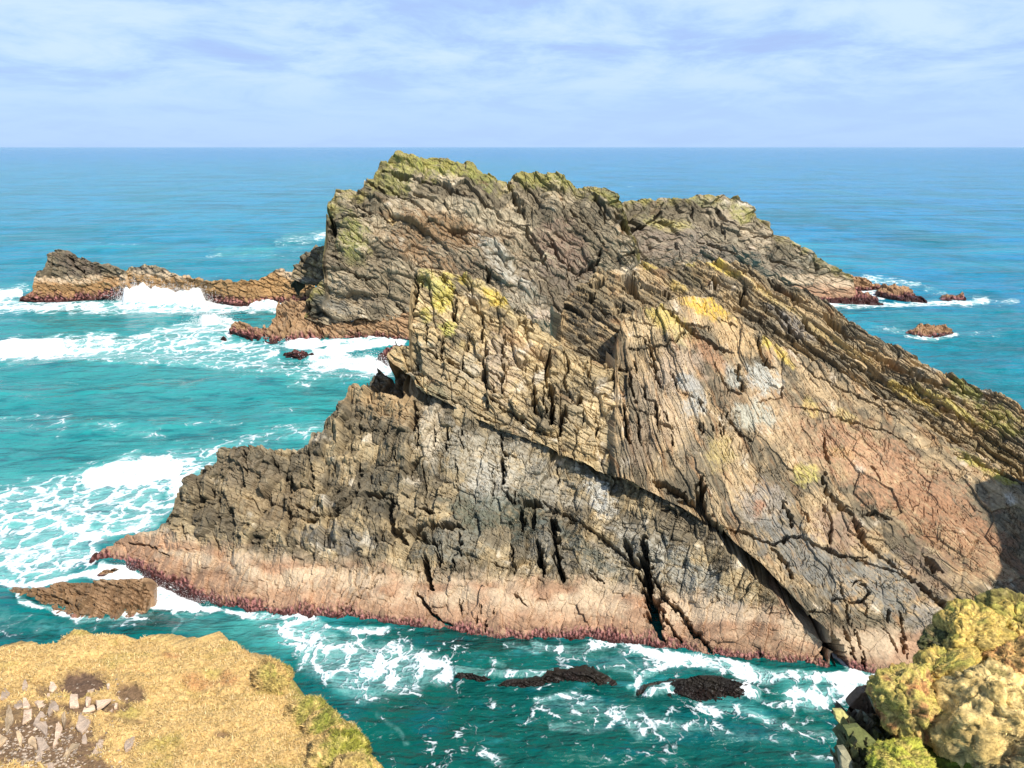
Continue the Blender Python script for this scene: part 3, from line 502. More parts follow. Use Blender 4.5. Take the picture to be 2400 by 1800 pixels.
E1_spots = [(1150, 640, 240, 70, 24, [.20, .155, .105], .75), (860, 660, 110, 70, 15, [.205, .165, .115], .7), (1330, 620, 90, 60, 10, [.185, .145, .11], .8), (1000, 390, 110, 26, 8, [.30, .29, .08], .9), (1290, 420, 90, 18, 6, [.28, .27, .09], .8), (1420, 455, 44, 24, 30, [.13, .14, .05], .75), (830, 560, 40, 60, 0, [.26, .26, .07], .7), (920, 420, 60, 30, 0, [.30, .28, .10], .7), (1130, 415, 40, 26, 30, [.24, .25, .06], .7), (780, 490, 30, 30, 0, [.26, .25, .1], .6),
    (1060, 540, 160, 40, 18, [.30, .19, .10], .8), (980, 590, 120, 30, 28, [.34, .21, .11], .6), (1180, 620, 30, 100, -38, [.46, .42, .34], .85), (1120, 500, 130, 26, 15, [.50, .42, .29], .7), (1320, 580, 70, 60, 30, [.25, .175, .125], .8), (1200, 560, 24, 60, -30, [.42, .33, .22], .7), (740, 710, 24, 40, 10, [.07, .075, .06], .8), (800, 720, 50, 24, 15, [.17, .17, .15], .6),
    (1060, 700, 120, 24, 30, [.26, .19, .13], .6), (1230, 720, 60, 40, 20, [.42, .36, .27], .6), (1280, 745, 50, 18, 20, [.52, .42, .32], .7), (900, 650, 100, 50, 20, [.30, .24, .15], .5), (920, 510, 12, 10, 0, [.55, .42, .22], .8)]
rock_patch('main_dome', E1_top, E1_bot, E1_ctl, far, M_FAR, step=1.35, theta=lambda x: float(np.interp(x, [700, 1000, 1250, 1500], [26, 33, 44, 55])), T=13, seed=71, unit=.05, low=1.4, bed=.2, saw=.15, skirt_top=10, skirt_bot=3, skirt_side=8, lean=1.2,
    relief=.38, veins=.14, vang=95,
    blocks=((80, 34, 1.7, .7, .4, False, None), (24, 12, .7, .8, .3, False, None), (8, 5, .12, .8, .1, False, None)), cracks=E1_crk, spots=E1_spots, band=(-5, -4), weed_on=0, base=(.22, .08, .04, .03), tan=(.41, .335, .225), hf=.05, lich_top=36, rag=.3)
E2_top = [(1436, 560), (1441, 500), (1447, 490), (1459, 479), (1487, 472), (1513, 472), (1532, 475), (1545, 465), (1572, 465), (1609, 469), (1635, 454), (1671, 454), (1698, 456), (1725, 463), (1748, 477), (1762, 490), (1784, 504), (1807, 517), (1814, 549), (1834, 556), (1852, 558), (1875, 572), (1893, 585), (1911, 603), (1933, 608),
    (1956, 622), (1974, 635), (1992, 644), (1998, 660), (2006, 690)]
E2_bot = [(1436, 660), (1500, 720), (1650, 725), (1800, 715), (1942, 709), (2006, 707)]
E2_ctl = [(1441, 500, 117), (1460, 620, 110), (1650, 454, 128), (1545, 467, 122), (1814, 549, 126), (1992, 644, 126), (1942, 707, 'w'), (2005, 706, 'w'), (1720, 700, 121), (1500, 690, 111), (1600, 600, 118), (1750, 580, 121), (1850, 630, 123)]
E2_crk = [(z3(p), w / 2.212, d) for p, w, d in [([(560, 170), (650, 230), (720, 290), (790, 330)], 14, 1.3), ([(100, 230), (140, 290)], 16, 1.4), ([(150, 330), (260, 270), (330, 250)], 9, .9), ([(60, 420), (160, 350)], 9, .8), ([(340, 170), (320, 250), (400, 280)], 10, .9), ([(480, 200), (500, 280)], 12, .9), ([(640, 270), (660, 350)], 12, .8), ([(820, 330), (900, 350)], 10, .8), ([(500, 380), (620, 390), (720, 440)], 7, .6), ([(1030, 380), (1080, 450)], 12, .8), ([(400, 380), (440, 460)], 7, .6), ([(880, 440), (1000, 500)], 7, .6), ([(1120, 450), (1150, 530)], 8, .6)]]
E2_spots = [(1620, 570, 160, 44, 8, [.20, .165, .13], .8), (1560, 525, 60, 16, 12, [.46, .39, .16], .75), (1740, 500, 34, 20, 30, [.34, .32, .10], .7), (1660, 470, 60, 14, 10, [.26, .25, .13], .6), (1560, 580, 110, 44, 10, [.25, .195, .145], .85), (1800, 620, 130, 34, 22, [.23, .19, .14], .8), (1700, 560, 50, 18, 20, [.36, .30, .2], .6), (1890, 655, 120, 14, 0, C_BPALE, .8), (1900, 690, 120, 20, 0, C_BARN, .8)]
rock_patch('right_shoulder', E2_top, E2_bot, E2_ctl, far, M_FAR, step=1.35, theta=32, T=13, seed=83, unit=.055, low=1.2, bed=.18, saw=.13, skirt_top=10, skirt_bot='water', skirt_side=5, lean=1.2,
    relief=.38, veins=.14, vang=95,
    blocks=((80, 34, 1.6, .7, .4, False, None), (24, 12, .7, .8, .3, False, None), (8, 5, .12, .8, .1, False, None)), cracks=E2_crk, spots=E2_spots, band=(2.4, 3.0), weed=.5, base=(.22, .08, .02, .04), tan=(.40, .325, .225), hf=.05, lich_top=20, rag=.35, smooth_band=.5)
E3_top = [(536, 792), (541, 772), (549, 757), (574, 758), (618, 762), (626, 771), (637, 753), (647, 744), (650, 712), (700, 710), (714, 715), (730, 735), (764, 757), (800, 752), (850, 744), (950, 734), (985, 738), (1010, 750)]
E3_bot = [(536, 796), (556, 803), (601, 803), (608, 816), (651, 822), (674, 823), (683, 809), (710, 813), (770, 812), (805, 812), (836, 804), (886, 798), (927, 796), (955, 812), (985, 817), (1010, 820)]
E3_ctl = [(540, 796, 'w'), (608, 812, 'w'), (674, 820, 'w'), (770, 812, 'w'), (886, 803, 'w'), (985, 815, 'w'), (549, 757, 100.8), (651, 712, 103), (714, 715, 102), (764, 757, 98.8), (850, 746, 98), (975, 735, 98), (620, 765, 100)]
rock_patch('tidal_ledge', E3_top, E3_bot, E3_ctl, far, M_FAR, step=1.35, theta=28, T=12, seed=97, unit=.05, low=.5, bed=.2, saw=.16, skirt_top=5, skirt_side=4, lean=.5,
    blocks=((30, 16, .5, .6, .3, False, None), (12, 8, .25, .7, .18, False, None)), cracks=[(zm(0, 500, 2.212, p), w / 2.212, d) for p, w, d in [([(1600, 560), (1680, 620), (1760, 680)], 9, .5), ([(1375, 590), (1340, 690)], 14, .6), ([(1500, 560), (1450, 690)], 9, .5), ([(1850, 590), (1880, 680)], 7, .4), ([(1440, 520), (1560, 540)], 8, .5)]],
    spots=[(800, 765, 170, 14, -3, C_BPALE * .9, .6)], band=(4.5, 5.), weed=.9, base=(.2, .0, .1, .1), bandcol=C_BARN * np.array([.92, .96, .85]), hf=.05, smooth_band=.8)
def small_rock(name, label, cat, top, bot, ctrl, group=None, **kw):
    a = dict(side_drop=.9, theta=25, T=12, low=.3, bed=.15, saw=.12, skirt_top=3.5, skirt_side=1.6, lean=.8, blocks=((24, 14, .35, .6, .2, False, None), (10, 7, .2, .7, .12, False, None)), band=(4.2, 5.), weed=.7, base=(.1, -.1, .1, .15), hf=.05, step=1.35, unit=.05,
             bandcol=C_BROWN * 1.35, smooth_band=.85, rag=.8)
    a.update(kw)
    o = rock_patch(name, top, bot, ctrl, None, a.pop('mat', M_FAR), **a)
    return tag(o, label, cat, group)
SK = 'small rocks breaking the surface round the crags'
small_rock('rock_islet', 'outlying islet with a dark sloping slab over a brown band', 'islet',
    [(40, 712), (50, 699), (75, 681), (80, 654), (88, 636), (100, 629), (111, 600), (131, 588), (154, 587), (163, 597), (199, 608), (217, 618), (240, 622), (271, 629), (289, 636), (300, 672), (318, 694), (327, 706)],
    [(40, 714), (90, 712), (136, 710), (172, 714), (217, 710), (260, 708), (300, 707), (327, 708)], [(41, 713, 'w'), (172, 714, 'w'), (300, 707, 'w'), (154, 587, 125), (271, 629, 124.5), (88, 636, 124), (320, 704, 122), (180, 650, 122.6)], seed=101, band=(3.6, 4.0), base=(-.2, -.3, .0, .3), weed=1.3, bandcol=np.array([.34, .20, .09]),
    spots=[(185, 625, 70, 28, 20, [.13, .10, .075], .9)], cracks=[(zm(0, 500, 2.212, [(350, 220), (420, 300), (440, 330)]), 4, .8), (zm(0, 500, 2.212, [(270, 230), (240, 320)]), 4, .7)], skirt_top=5)
small_rock('rock_reef', 'long low brown reef running from the surf to the far island', 'reef',
    [(288, 668), (290, 640), (307, 624), (325, 629), (339, 618), (357, 622), (384, 636), (411, 647), (443, 651), (470, 657), (502, 656), (524, 658), (547, 664), (579, 658), (606, 656), (624, 647), (642, 638), (658, 631), (667, 638), (683, 645), (700, 650), (735, 672), (745, 700)],
    [(288, 702), (380, 707), (470, 708), (490, 712), (520, 719), (561, 721), (583, 717), (597, 711), (656, 713), (745, 716)], [(290, 704, 'w'), (380, 707, 'w'), (470, 708, 'w'), (561, 721, 'w'), (656, 713, 'w'), (745, 716, 'w'), (340, 619, 124), (443, 651, 122.5), (547, 664, 120.5), (658, 631, 123.5), (735, 672, 120)], seed=103, band=(4.3, 5.2), weed=1.1,
    bandcol=np.array([.36, .22, .10]), spots=[(345, 636, 44, 14, 10, [.10, .085, .07], .9), (430, 656, 30, 7, 10, [.12, .10, .08], .8), (655, 637, 16, 10, 0, [.09, .075, .06], .8), (600, 690, 90, 20, 0, [.38, .24, .12], .5)], skirt_top=5, low=.5)
small_rock('dark_boulder', 'dark grey blocky boulder wedged between the brown reef and the far island', 'boulder',
    [(684, 650), (687, 620), (699, 611), (705, 597), (723, 593), (737, 578), (768, 580), (790, 590)], [(684, 656), (720, 666), (760, 672), (790, 676)], [(685, 652, 112), (730, 660, 110.5), (780, 672, 109), (740, 580, 114), (700, 611, 113), (785, 600, 112)], seed=107, band=(-5, -4), weed_on=0, base=(-.2, .05, -.2, .42), skirt_bot=4, skirt_top=4, low=.5, bed=.3,
    spots=[(715, 655, 26, 12, 0, [.30, .27, .22], .7)])
small_rock('surf_rock', 'small dark red rock standing in white surf below the tidal ledge', 'rock', [(662, 838), (674, 828), (705, 826), (735, 828), (742, 836)], [(662, 840), (674, 846), (696, 850), (728, 846), (742, 840)], [(664, 839, 'w'), (696, 850, 'w'), (742, 839, 'w'), (700, 827, ('z', .9))], SK, seed=109, weed=1.6)
small_rock('surf_rock', 'weedy red rock just under the overhanging beak of the near crag', 'rock', [(880, 857), (886, 834), (900, 821), (922, 810), (960, 812)], [(880, 859), (900, 864), (915, 852), (960, 850)], [(881, 858, 'w'), (900, 864, 'w'), (955, 852, 'w'), (915, 812, ('z', 1.6))], SK, seed=111, weed=2.2)
small_rock('surf_rock', 'tiny dark rock tip in foam left of the tidal ledge', 'rock', [(514, 800), (520, 794), (528, 797), (531, 803)], [(514, 802), (522, 805), (531, 804)], [(514, 802, 'w'), (531, 804, 'w'), (522, 795, ('z', .5))], SK, seed=112, weed=2., low=.1, skirt_top=1)
RR = 'red brown rocks off the right end of the far island'
small_rock('reef_rock', 'upper red brown tongue of rock joined to the right end of the far island', 'rock', [(1985, 660), (1990, 647), (2019, 648), (2042, 660), (2064, 673), (2068, 680)], [(1985, 682), (2020, 680), (2050, 681), (2068, 682)], [(1990, 681, 'w'), (2064, 681, 'w'), (2010, 648, 136), (2042, 660, 135)], RR, seed=113, weed=.5)
small_rock('reef_rock', 'lower red brown tongue of rock in front of the far island at its right end', 'rock', [(1900, 694), (1940, 686), (1975, 678), (2006, 677), (2024, 684), (2050, 697), (2072, 708)], [(1900, 710), (1942, 709), (1987, 709), (2033, 711), (2072, 711)], [(1900, 710, 'w'), (1987, 709, 'w'), (2070, 711, 'w'), (1975, 678, 126.5), (2040, 692, 125), (1905, 694, 125)], RR, seed=115, weed=1.0)
small_rock('reef_rock', 'larger humped brown rock in a ring of foam off the far island', 'rock', [(2063, 690), (2066, 680), (2069, 673), (2091, 671), (2128, 675), (2141, 689), (2164, 701), (2172, 706)], [(2063, 694), (2078, 696), (2123, 704), (2172, 708)], [(2065, 694, 'w'), (2123, 704, 'w'), (2170, 708, 'w'), (2095, 671, 131), (2135, 685, 129)], RR, seed=117, weed=.5)
small_rock('reef_rock', 'smallest two pointed red rock at the end of the foam streak', 'rock', [(2212, 707), (2220, 687), (2232, 686), (2241, 694), (2259, 692), (2265, 702)], [(2212, 708), (2240, 708), (2265, 706)], [(2213, 707, 'w'), (2264, 706, 'w'), (2226, 687, 127), (2258, 692, 126)], RR, seed=119, weed=.6, skirt_top=2)
small_rock('lone_rock', 'lone brown rock in open water on the right, beyond the ridge', 'rock', [(2120, 786), (2130, 778), (2141, 773), (2153, 762), (2178, 760), (2214, 764), (2230, 774), (2238, 785)], [(2120, 788), (2141, 790), (2169, 794), (2209, 789), (2238, 787)], [(2121, 787, 'w'), (2169, 793, 'w'), (2237, 787, 'w'), (2178, 761, 102.5), (2220, 768, 102)], seed=121, weed=.35, skirt_top=2.5, low=.2)
small_rock('skerry', 'low flat topped brown skerry washed by foam at the foot of the near crag', 'skerry', [(27, 1385), (45, 1382), (72, 1382), (104, 1380), (125, 1372), (140, 1368), (147, 1373), (151, 1384), (156, 1369), (203, 1364), (271, 1361), (335, 1361), (343, 1378), (355, 1400)],
    [(27, 1389), (54, 1403), (81, 1421), (122, 1427), (136, 1438), (181, 1445), (262, 1449), (316, 1445), (344, 1432), (355, 1404)], [(29, 1388, ('z', .2)), (122, 1427, ('z', .14)), (262, 1449, ('z', .12)), (344, 1432, ('z', .14)), (353, 1402, ('z', .35)), (104, 1380, ('z', .7)), (203, 1362, ('z', 1.2)), (335, 1359, ('z', 1.25)), (60, 1382, ('z', .5)), (271, 1359, ('z', 1.3))], seed=123, mat=M_ROCK, unit=.02, weed=.12, weed_on=.6, step=1.6,
    low=.15, bed=.1, saw=.08, band=(2, 2.5), bandcol=np.array([.27, .165, .09]), blocks=((34, 26, .3, .7, .22, True, -78), (14, 10, .14, .7, .1, True, -70)), cracks=[([(150, 1372), (149, 1395), (138, 1436)], 6, .35), ([(300, 1410), (330, 1425)], 5, .2)], skirt_top=2, skirt_side=.7, hf=.03)
small_rock('surf_rock', 'little brown rock in the foam between the skerry and the near crag tip', 'rock', [(228, 1348), (245, 1339), (262, 1333), (276, 1335)], [(228, 1352), (250, 1353), (276, 1346)], [(229, 1351, 'w'), (252, 1353, 'w'), (275, 1346, 'w'), (262, 1333, ('z', .35))], SK, seed=125, mat=M_ROCK, unit=.02, weed=.1, low=.08, skirt_top=1, skirt_side=.5, bandcol=np.array([.27, .165, .09]))
AW = 'dark weedy rocks awash in the cove'
aw = dict(base=(-.6, -.6, -.6, .7), mat=M_ROCK, unit=.02, weed=.3, weed_on=.03, bandcol=np.array([.008, .006, .0055]), veins=.0, rag=.3, bed=.05, saw=.04, relief=.8, low=.1, skirt_top=1.2, skirt_side=.8, step=1.6, hf=.03, lean=.5, blocks=((34, 16, .10, .6, .06, False, None), (12, 7, .05, .7, .03, False, None)))
small_rock('awash_rock', 'leftmost dark rock awash in the green water below the crag', 'rock', [(1064, 1590), (1072, 1577), (1096, 1579), (1130, 1585), (1158, 1596)], [(1064, 1602), (1090, 1608), (1130, 1606), (1158, 1602)], [(1066, 1600, 'w'), (1110, 1606, 'w'), (1156, 1602, 'w'), (1096, 1577, ('z', .5)), (1140, 1590, ('z', .4))], AW, seed=127, **aw)
small_rock('awash_rock', 'long low dark rock awash between two lumps, middle of the cove', 'rock', [(1150, 1610), (1180, 1602), (1230, 1598), (1268, 1594), (1282, 1582), (1330, 1574), (1390, 1578), (1418, 1594), (1438, 1610)], [(1150, 1626), (1220, 1632), (1300, 1628), (1380, 1626), (1438, 1622)], [(1152, 1624, 'w'), (1260, 1630, 'w'), (1435, 1620, 'w'), (1200, 1598, ('z', .42)), (1330, 1573, ('z', .5)), (1400, 1583, ('z', .42))], AW, seed=129, **aw)
small_rock('awash_rock', 'broad dark red hump with foam running over it, right of the cove', 'rock', [(1484, 1640), (1500, 1632), (1522, 1615), (1581, 1602), (1653, 1588), (1690, 1587), (1753, 1606), (1790, 1628)], [(1484, 1648), (1526, 1658), (1603, 1656), (1694, 1658), (1753, 1646), (1790, 1636)], [(1486, 1647, 'w'), (1603, 1656, 'w'), (1694, 1658, 'w'), (1788, 1637, 'w'), (1522, 1615, ('z', .3)), (1653, 1588, ('z', .6)), (1753, 1606, ('z', .4))], AW, seed=131, **aw)

# ================================================================== the sea
def build_sea():
    # one sheet: rings about the foot of the cliff, close together where the photograph looks, out past the horizon
    a_f = np.linspace(-37, 37, 1000); a_o = np.r_[np.linspace(-180, -80, 30), np.linspace(-78, -38, 60)]
    ang = np.radians(np.r_[a_o, a_f, -a_o[::-1][:-1]]); ang = np.r_[ang, ang[:1]]
    dep = np.r_[np.linspace(60, 47, 14)[:-1], np.linspace(47, 15.6, 330)[:-1], np.linspace(15.6, 1.0, 250)[:-1], np.geomspace(1.0, .03, 50)]
    rad = CAM_H / np.tan(np.radians(dep))
    R, A = np.meshgrid(rad, ang, indexing='ij')
    X = R * np.sin(A); Y = R * np.cos(A)
    SX, SY = proj(X, Y, np.zeros_like(X)); back = Y < 1
    SX = np.where(back, -9e3, SX); SY = np.where(back, 9e3, SY)
    wk = np.minimum(1, 40 / R); wx = SX + (30 * fbm(X / 6, Y / 9, 3, 900) + 26 * fbm(X / 1.8, Y / 2.2, 3, 901)) * wk; wy = SY + (16 * fbm(X / 6 + 9, Y / 9, 3, 903) + 14 * fbm(X / 1.8 + 9, Y / 2.2, 3, 904)) * wk
    foam = np.full(X.shape, .08); turq = np.zeros(X.shape); dark = np.zeros(X.shape); H = np.zeros(X.shape); dense = np.zeros(X.shape)
    def stroke(pl, w, lv, arr=None, hard=.35):
        nonlocal foam
        a = np.array(pl); m = 2 * w
        ix = np.where((wx > a[:, 0].min() - m) & (wx < a[:, 0].max() + m) & (wy > a[:, 1].min() - m) & (wy < a[:, 1].max() + m))
        if not len(ix[0]): return
        w = w * (1.0 + .5 * perlin(X[ix] / 1.5, Y[ix] / 1.7, 905)); lv = lv * (.86 + .3 * perlin(X[ix] / 2.4, Y[ix] / 2.0, 906))
        # strokes lie on a foreshortened sheet: measure them flatter than wide
        d, t = seg_dist(wx[ix], wy[ix], pl)
        c = lv * sstep(1.6, hard, d / w)
        T_ = foam if arr is None else arr
        T_[ix] = np.maximum(T_[ix], c)
    def area(pl, lv, soft=30, arr=None):
        a = np.array(pl)
        ix = np.where((wx > a[:, 0].min() - soft) & (wx < a[:, 0].max() + soft) & (wy > a[:, 1].min() - soft) & (wy < a[:, 1].max() + soft))
        if not len(ix[0]): return
        d, t = seg_dist(wx[ix], wy[ix], pl + [pl[0]]); ins = in_poly(wx[ix], wy[ix], pl)
        sd = np.where(ins, d, -d); T_ = foam if arr is None else arr
        T_[ix] = np.maximum(T_[ix], lv * sstep(-soft, soft, sd))
    za = lambda p: zm(0, 500, 2.212, p); zb = lambda p: zm(0, 1050, 2.212, p)
    z5 = lambda p: zm(700, 1050, 2.212, p); z6 = lambda p: zm(1400, 1050, 2.212, p); z3 = lambda p: zm(1400, 400, 2.212, p)
    # left, far
    stroke(za([(-200, 430), (40, 425), (130, 400)]), 16, .62); stroke(za([(-200, 490), (0, 490), (300, 498), (600, 505), (900, 510), (1200, 505), (1450, 492)]), 17, .86); stroke(za([(640, 450), (760, 470), (1000, 470), (1150, 495), (1320, 480), (1440, 480)]), 15, .97)
    stroke(za([(1100, 205), (1400, 200), (1700, 190)]), 14, .34); stroke(za([(1450, 160), (1720, 120)]), 16, .50); stroke(za([(500, 160), (720, 170)]), 6, .4); stroke(za([(1080, 232), (1150, 228)]), 6, .55)
    stroke(za([(1640, 130), (1720, 108)]), 8, .72); stroke(za([(1200, 225), (1500, 240), (1640, 200)]), 14, .36)
    area(za([(-200, 660), (300, 655), (560, 650), (900, 600), (1210, 560), (1215, 660), (1340, 700), (1500, 760), (1700, 800), (2000, 830), (1500, 860), (900, 830), (500, 770), (200, 790), (-200, 800)]), .54, 26)
    stroke(za([(-200, 735), (0, 730), (200, 715), (420, 705), (560, 680)]), 30, .88); stroke(za([(600, 700), (800, 640), (1000, 610), (1200, 600)]), 17, .80); stroke(za([(1060, 570), (1130, 565), (1210, 590)]), 12, .9); stroke(za([(480, 770), (900, 790), (1400, 800)]), 14, .58)
    stroke(za([(900, 690), (1180, 690), (1420, 730)]), 22, .78); stroke(za([(1500, 700), (1580, 700), (1800, 700), (2000, 680), (2080, 690)]), 12, 1.0); stroke(za([(1640, 770), (1760, 780), (1900, 800), (1990, 810)]), 28, .97); stroke(za([(1350, 830), (1600, 860), (1850, 870), (2000, 850)]), 14, .55)
    stroke(za([(1190, 560), (1195, 660)]), 9, .9); stroke(za([(540, 740), (640, 720), (740, 715)]), 10, .10, turq)
    # left, middle
    for p, w, l in [([(-100, 1085), (200, 1075), (360, 1090)], 14, .50), ([(-100, 1130), (400, 1135), (820, 1150)], 18, .40), ([(560, 1125), (760, 1150), (840, 1180)], 14, .46), ([(960, 1120), (1090, 1095), (1240, 1110)], 9, .46), ([(1240, 1200), (1480, 1190), (1620, 1170)], 16, .52),
                    ([(0, 930), (200, 960)], 8, .28), ([(700, 950), (1000, 980)], 8, .3), ([(1500, 905), (1640, 900)], 9, .5), ([(330, 890), (400, 900)], 7, .42), ([(1050, 930), (1300, 920)], 8, .3), ([(900, 1210), (1100, 1200)], 9, .4), ([(300, 1190), (700, 1200)], 10, .36)]:
        stroke(za(p), w, l)
    area(za([(-200, 1500), (150, 1440), (420, 1340), (660, 1265), (1000, 1240), (1160, 1215), (1100, 1300), (960, 1360), (880, 1500), (800, 1659), (-200, 1659)]), .55, 34); stroke(za([(500, 1400), (700, 1350), (960, 1340)]), 34, .80); stroke(za([(150, 1400), (330, 1380), (420, 1420)]), 12, .55)
    area(zb([(-200, 250), (400, 120), (1100, 40), (900, 200), (820, 420), (600, 480), (470, 560), (400, 690), (100, 720), (-200, 770)]), .58, 30); stroke(zb([(480, 200), (700, 160), (900, 140)]), 40, .80); stroke(zb([(60, 590), (250, 570), (460, 560)]), 30, .78); stroke(zb([(200, 420), (500, 460), (780, 410)]), 22, .8)
    stroke(zb([(0, 700), (100, 725), (300, 690), (520, 660), (700, 665)]), 12, .93); stroke(zb([(560, 620), (700, 655), (800, 690)]), 10, .97); area(zb([(740, 680), (880, 700), (960, 760), (1060, 830), (1000, 862), (820, 850), (770, 790)]), 1.0, 8)
    stroke(zb([(70, 750), (130, 810), (200, 830), (290, 850), (420, 885), (600, 890), (740, 860)]), 9, .75); stroke(zb([(1050, 845), (1200, 868), (1350, 890), (1600, 898), (1720, 935)]), 8, .85)
    stroke(zb([(900, 870), (890, 930), (870, 970)]), 8, .7); stroke(zb([(930, 880), (1060, 870)]), 5, .55); stroke(zb([(0, 900), (200, 930), (500, 890), (760, 880)]), 26, .40); stroke(zb([(560, 940), (700, 900), (800, 870)]), 10, .5)
    area(zb([(1300, 895), (1700, 940), (1900, 1000), (2180, 1150), (2100, 1230), (1900, 1240), (1800, 1350), (1700, 1300), (1530, 1180), (1500, 1080), (1380, 1000)]), .56, 30); stroke(zb([(1500, 960), (1700, 1010), (1850, 1100), (1960, 1180)]), 34, .68)
    # cove
    area(z5([(-60, 1010), (300, 960), (560, 1020), (760, 1110), (800, 1210), (640, 1290), (330, 1380), (180, 1320), (-20, 1200)]), .52, 30); stroke(z5([(100, 1100), (400, 1130), (720, 1200)]), 30, .66); stroke(z5([(0, 900), (120, 935), (300, 970), (450, 965)]), 8, .75)
    stroke(z5([(1240, 1045), (1450, 1060), (1700, 1010), (1850, 1020), (1900, 1080)]), 13, .62); stroke(z5([(1080, 1050), (1230, 1090), (1300, 1060)]), 10, .50); stroke(z5([(1000, 1130), (1100, 1150)]), 8, .42); stroke(z5([(1550, 1150), (1700, 1180), (1650, 1060)]), 8, .5)
    stroke(z5([(1700, 1270), (1760, 1210), (1900, 1150), (2212, 1170)]), 10, .62); area(z5([(1210, 1350), (1300, 1300), (1460, 1280), (1620, 1330), (1660, 1420), (1540, 1460), (1390, 1430), (1270, 1410)]), .48, 45); stroke(z5([(1250, 1340), (1420, 1300), (1580, 1350)]), 12, .62); stroke(z5([(1320, 1460), (1600, 1480), (1660, 1440)]), 12, .5); stroke(z5([(800, 1480), (1000, 1500)]), 10, .3); stroke(z5([(400, 1400), (520, 1480), (560, 1540)]), 10, .42)
    stroke(z5([(1690, 1400), (2212, 1520)]), 20, .42); stroke(z5([(960, 1600), (1080, 1659)]), 24, .4); stroke(z5([(1300, 1600), (1600, 1640)]), 18, .34); stroke(z5([(1000, 1240), (1250, 1270)]), 8, .42)
    stroke(z6([(120, 1030), (300, 1100), (500, 1130), (700, 1150), (900, 1195), (1150, 1205), (1300, 1200), (1480, 1225)]), 16, .74); stroke(z6([(1300, 1200), (1400, 1230), (1480, 1240)]), 18, .95); stroke(z6([(1020, 1300), (1150, 1300), (1280, 1280)]), 26, .66); stroke(z6([(560, 1370), (760, 1370), (900, 1420)]), 16, .58); stroke(z6([(-40, 1350), (100, 1420), (220, 1500)]), 24, .56)
    stroke(z6([(250, 1450), (500, 1480), (800, 1520)]), 16, .5); stroke(z6([(820, 1290), (960, 1330), (1040, 1400)]), 10, .45); stroke(z6([(880, 1420), (1100, 1480), (1260, 1520)]), 20, .44); stroke(z6([(1000, 1600), (1250, 1640)]), 18, .4); stroke(z6([(0, 1160), (150, 1180), (200, 1290)]), 10, .58)
    stroke(z6([(430, 1260), (560, 1215), (700, 1250), (800, 1290)]), 7, .62); stroke(z6([(1205, 1090), (1240, 1130), (1300, 1180)]), 5, .9); area(z6([(1210, 1000), (1240, 1010), (1300, 1160), (1230, 1130)]), .5, 4)
    area(z5([(-100, 880), (700, 960), (1100, 1040), (1500, 1020), (2212, 1120), (2900, 1220), (2900, 1750), (100, 1750), (200, 1300)]), .23, 30); area(z5([(1240, 1020), (1700, 1000), (2212, 1120), (2750, 1200), (2700, 1330), (2212, 1200), (1700, 1250), (1300, 1130)]), .42, 60); area(z5([(1250, 1290), (1700, 1330), (2300, 1420), (2700, 1480), (2600, 1600), (1800, 1560), (1300, 1470)]), .38, 60); area(zb([(-100, 800), (400, 900), (900, 860), (800, 960), (-100, 1000)]), .36, 20)
    # right, far
    stroke(z3([(1380, 565), (1520, 580), (1660, 600)]), 9, .66); stroke(z3([(1350, 625), (1420, 630), (1470, 645)]), 9, .95); stroke(z3([(1180, 690), (1440, 685), (1700, 690), (1900, 685), (2020, 680)]), 8, .92); stroke(z3([(1960, 660), (2100, 690), (2180, 680)]), 9, .55); stroke(z3([(1700, 620), (1800, 640)]), 8, .5)
    stroke(z3([(1400, 830), (1600, 840)]), 9, .5); stroke(z3([(1600, 868), (1720, 874), (1860, 856)]), 5, .75); stroke(z3([(1860, 850), (2080, 850)]), 8, .42); stroke(z3([(1880, 340), (2100, 380)]), 10, .25)
    for x, y, l in [(82, 180, .5), (170, 83, .6), (340, 20, .4)]: stroke(z3([(x - 12, y + 1), (x + 14, y - 1)]), 1.6, l)
    # colour of the water itself: clear green over sand, milky turquoise where air is beaten in, blue offshore
    area(za([(-300, 520), (700, 530), (1400, 520), (1500, 640), (1900, 830), (1800, 1000), (1600, 1200), (1000, 1300), (-300, 1500)]), .42, 60, turq)
    area(zb([(-200, 100), (1100, 40), (820, 420), (400, 700), (-200, 760)]), .75, 40, turq); area(zb([(860, 860), (1400, 880), (1760, 960), (1560, 1080), (1300, 1060), (900, 960)]), .95, 26, turq); area(za([(400, 640), (1200, 560), (1500, 760), (2000, 800), (1500, 900), (300, 800)]), .75, 40, turq)
    stroke(za([(1150, 205), (1400, 200)]), 14, .6, turq); stroke(za([(1480, 130), (1700, 115)]), 10, .6, turq); stroke(z6([(600, 1340), (740, 1340), (860, 1380)]), 24, .7, turq); stroke(z6([(1000, 1250), (1300, 1270)]), 26, .5, turq); stroke(zb([(1750, 1250), (1900, 1220)]), 30, .6, turq); stroke(za([(480, 760), (700, 740)]), 20, .9, turq)
    area(z5([(420, 970), (1000, 1000), (1300, 1060), (1100, 1110), (800, 1090), (560, 1010)]), .75, 20, dark); stroke(z5([(700, 975), (1050, 1020), (1500, 1040), (1600, 1060)]), 8, 1.0, dark); stroke(z5([(840, 1260), (1100, 1290), (1400, 1240), (1650, 1240)]), 24, .8, dark); stroke(z6([(180, 1330), (500, 1350), (800, 1320)]), 16, .8, dark)
    stroke(zb([(-60, 940), (200, 960), (560, 920), (860, 890)]), 34, .7, dark); area(z5([(500, 1330), (1200, 1300), (1700, 1400), (2300, 1500), (2600, 1700), (300, 1700)]), .35, 40, dark)
    stroke(za([(780, 1640), (900, 1480), (980, 1380), (1120, 1280), (1300, 1200), (1600, 1180)]), 26, .85, turq); stroke(za([(800, 1600), (920, 1470), (1000, 1370), (1160, 1270)]), 20, .66)
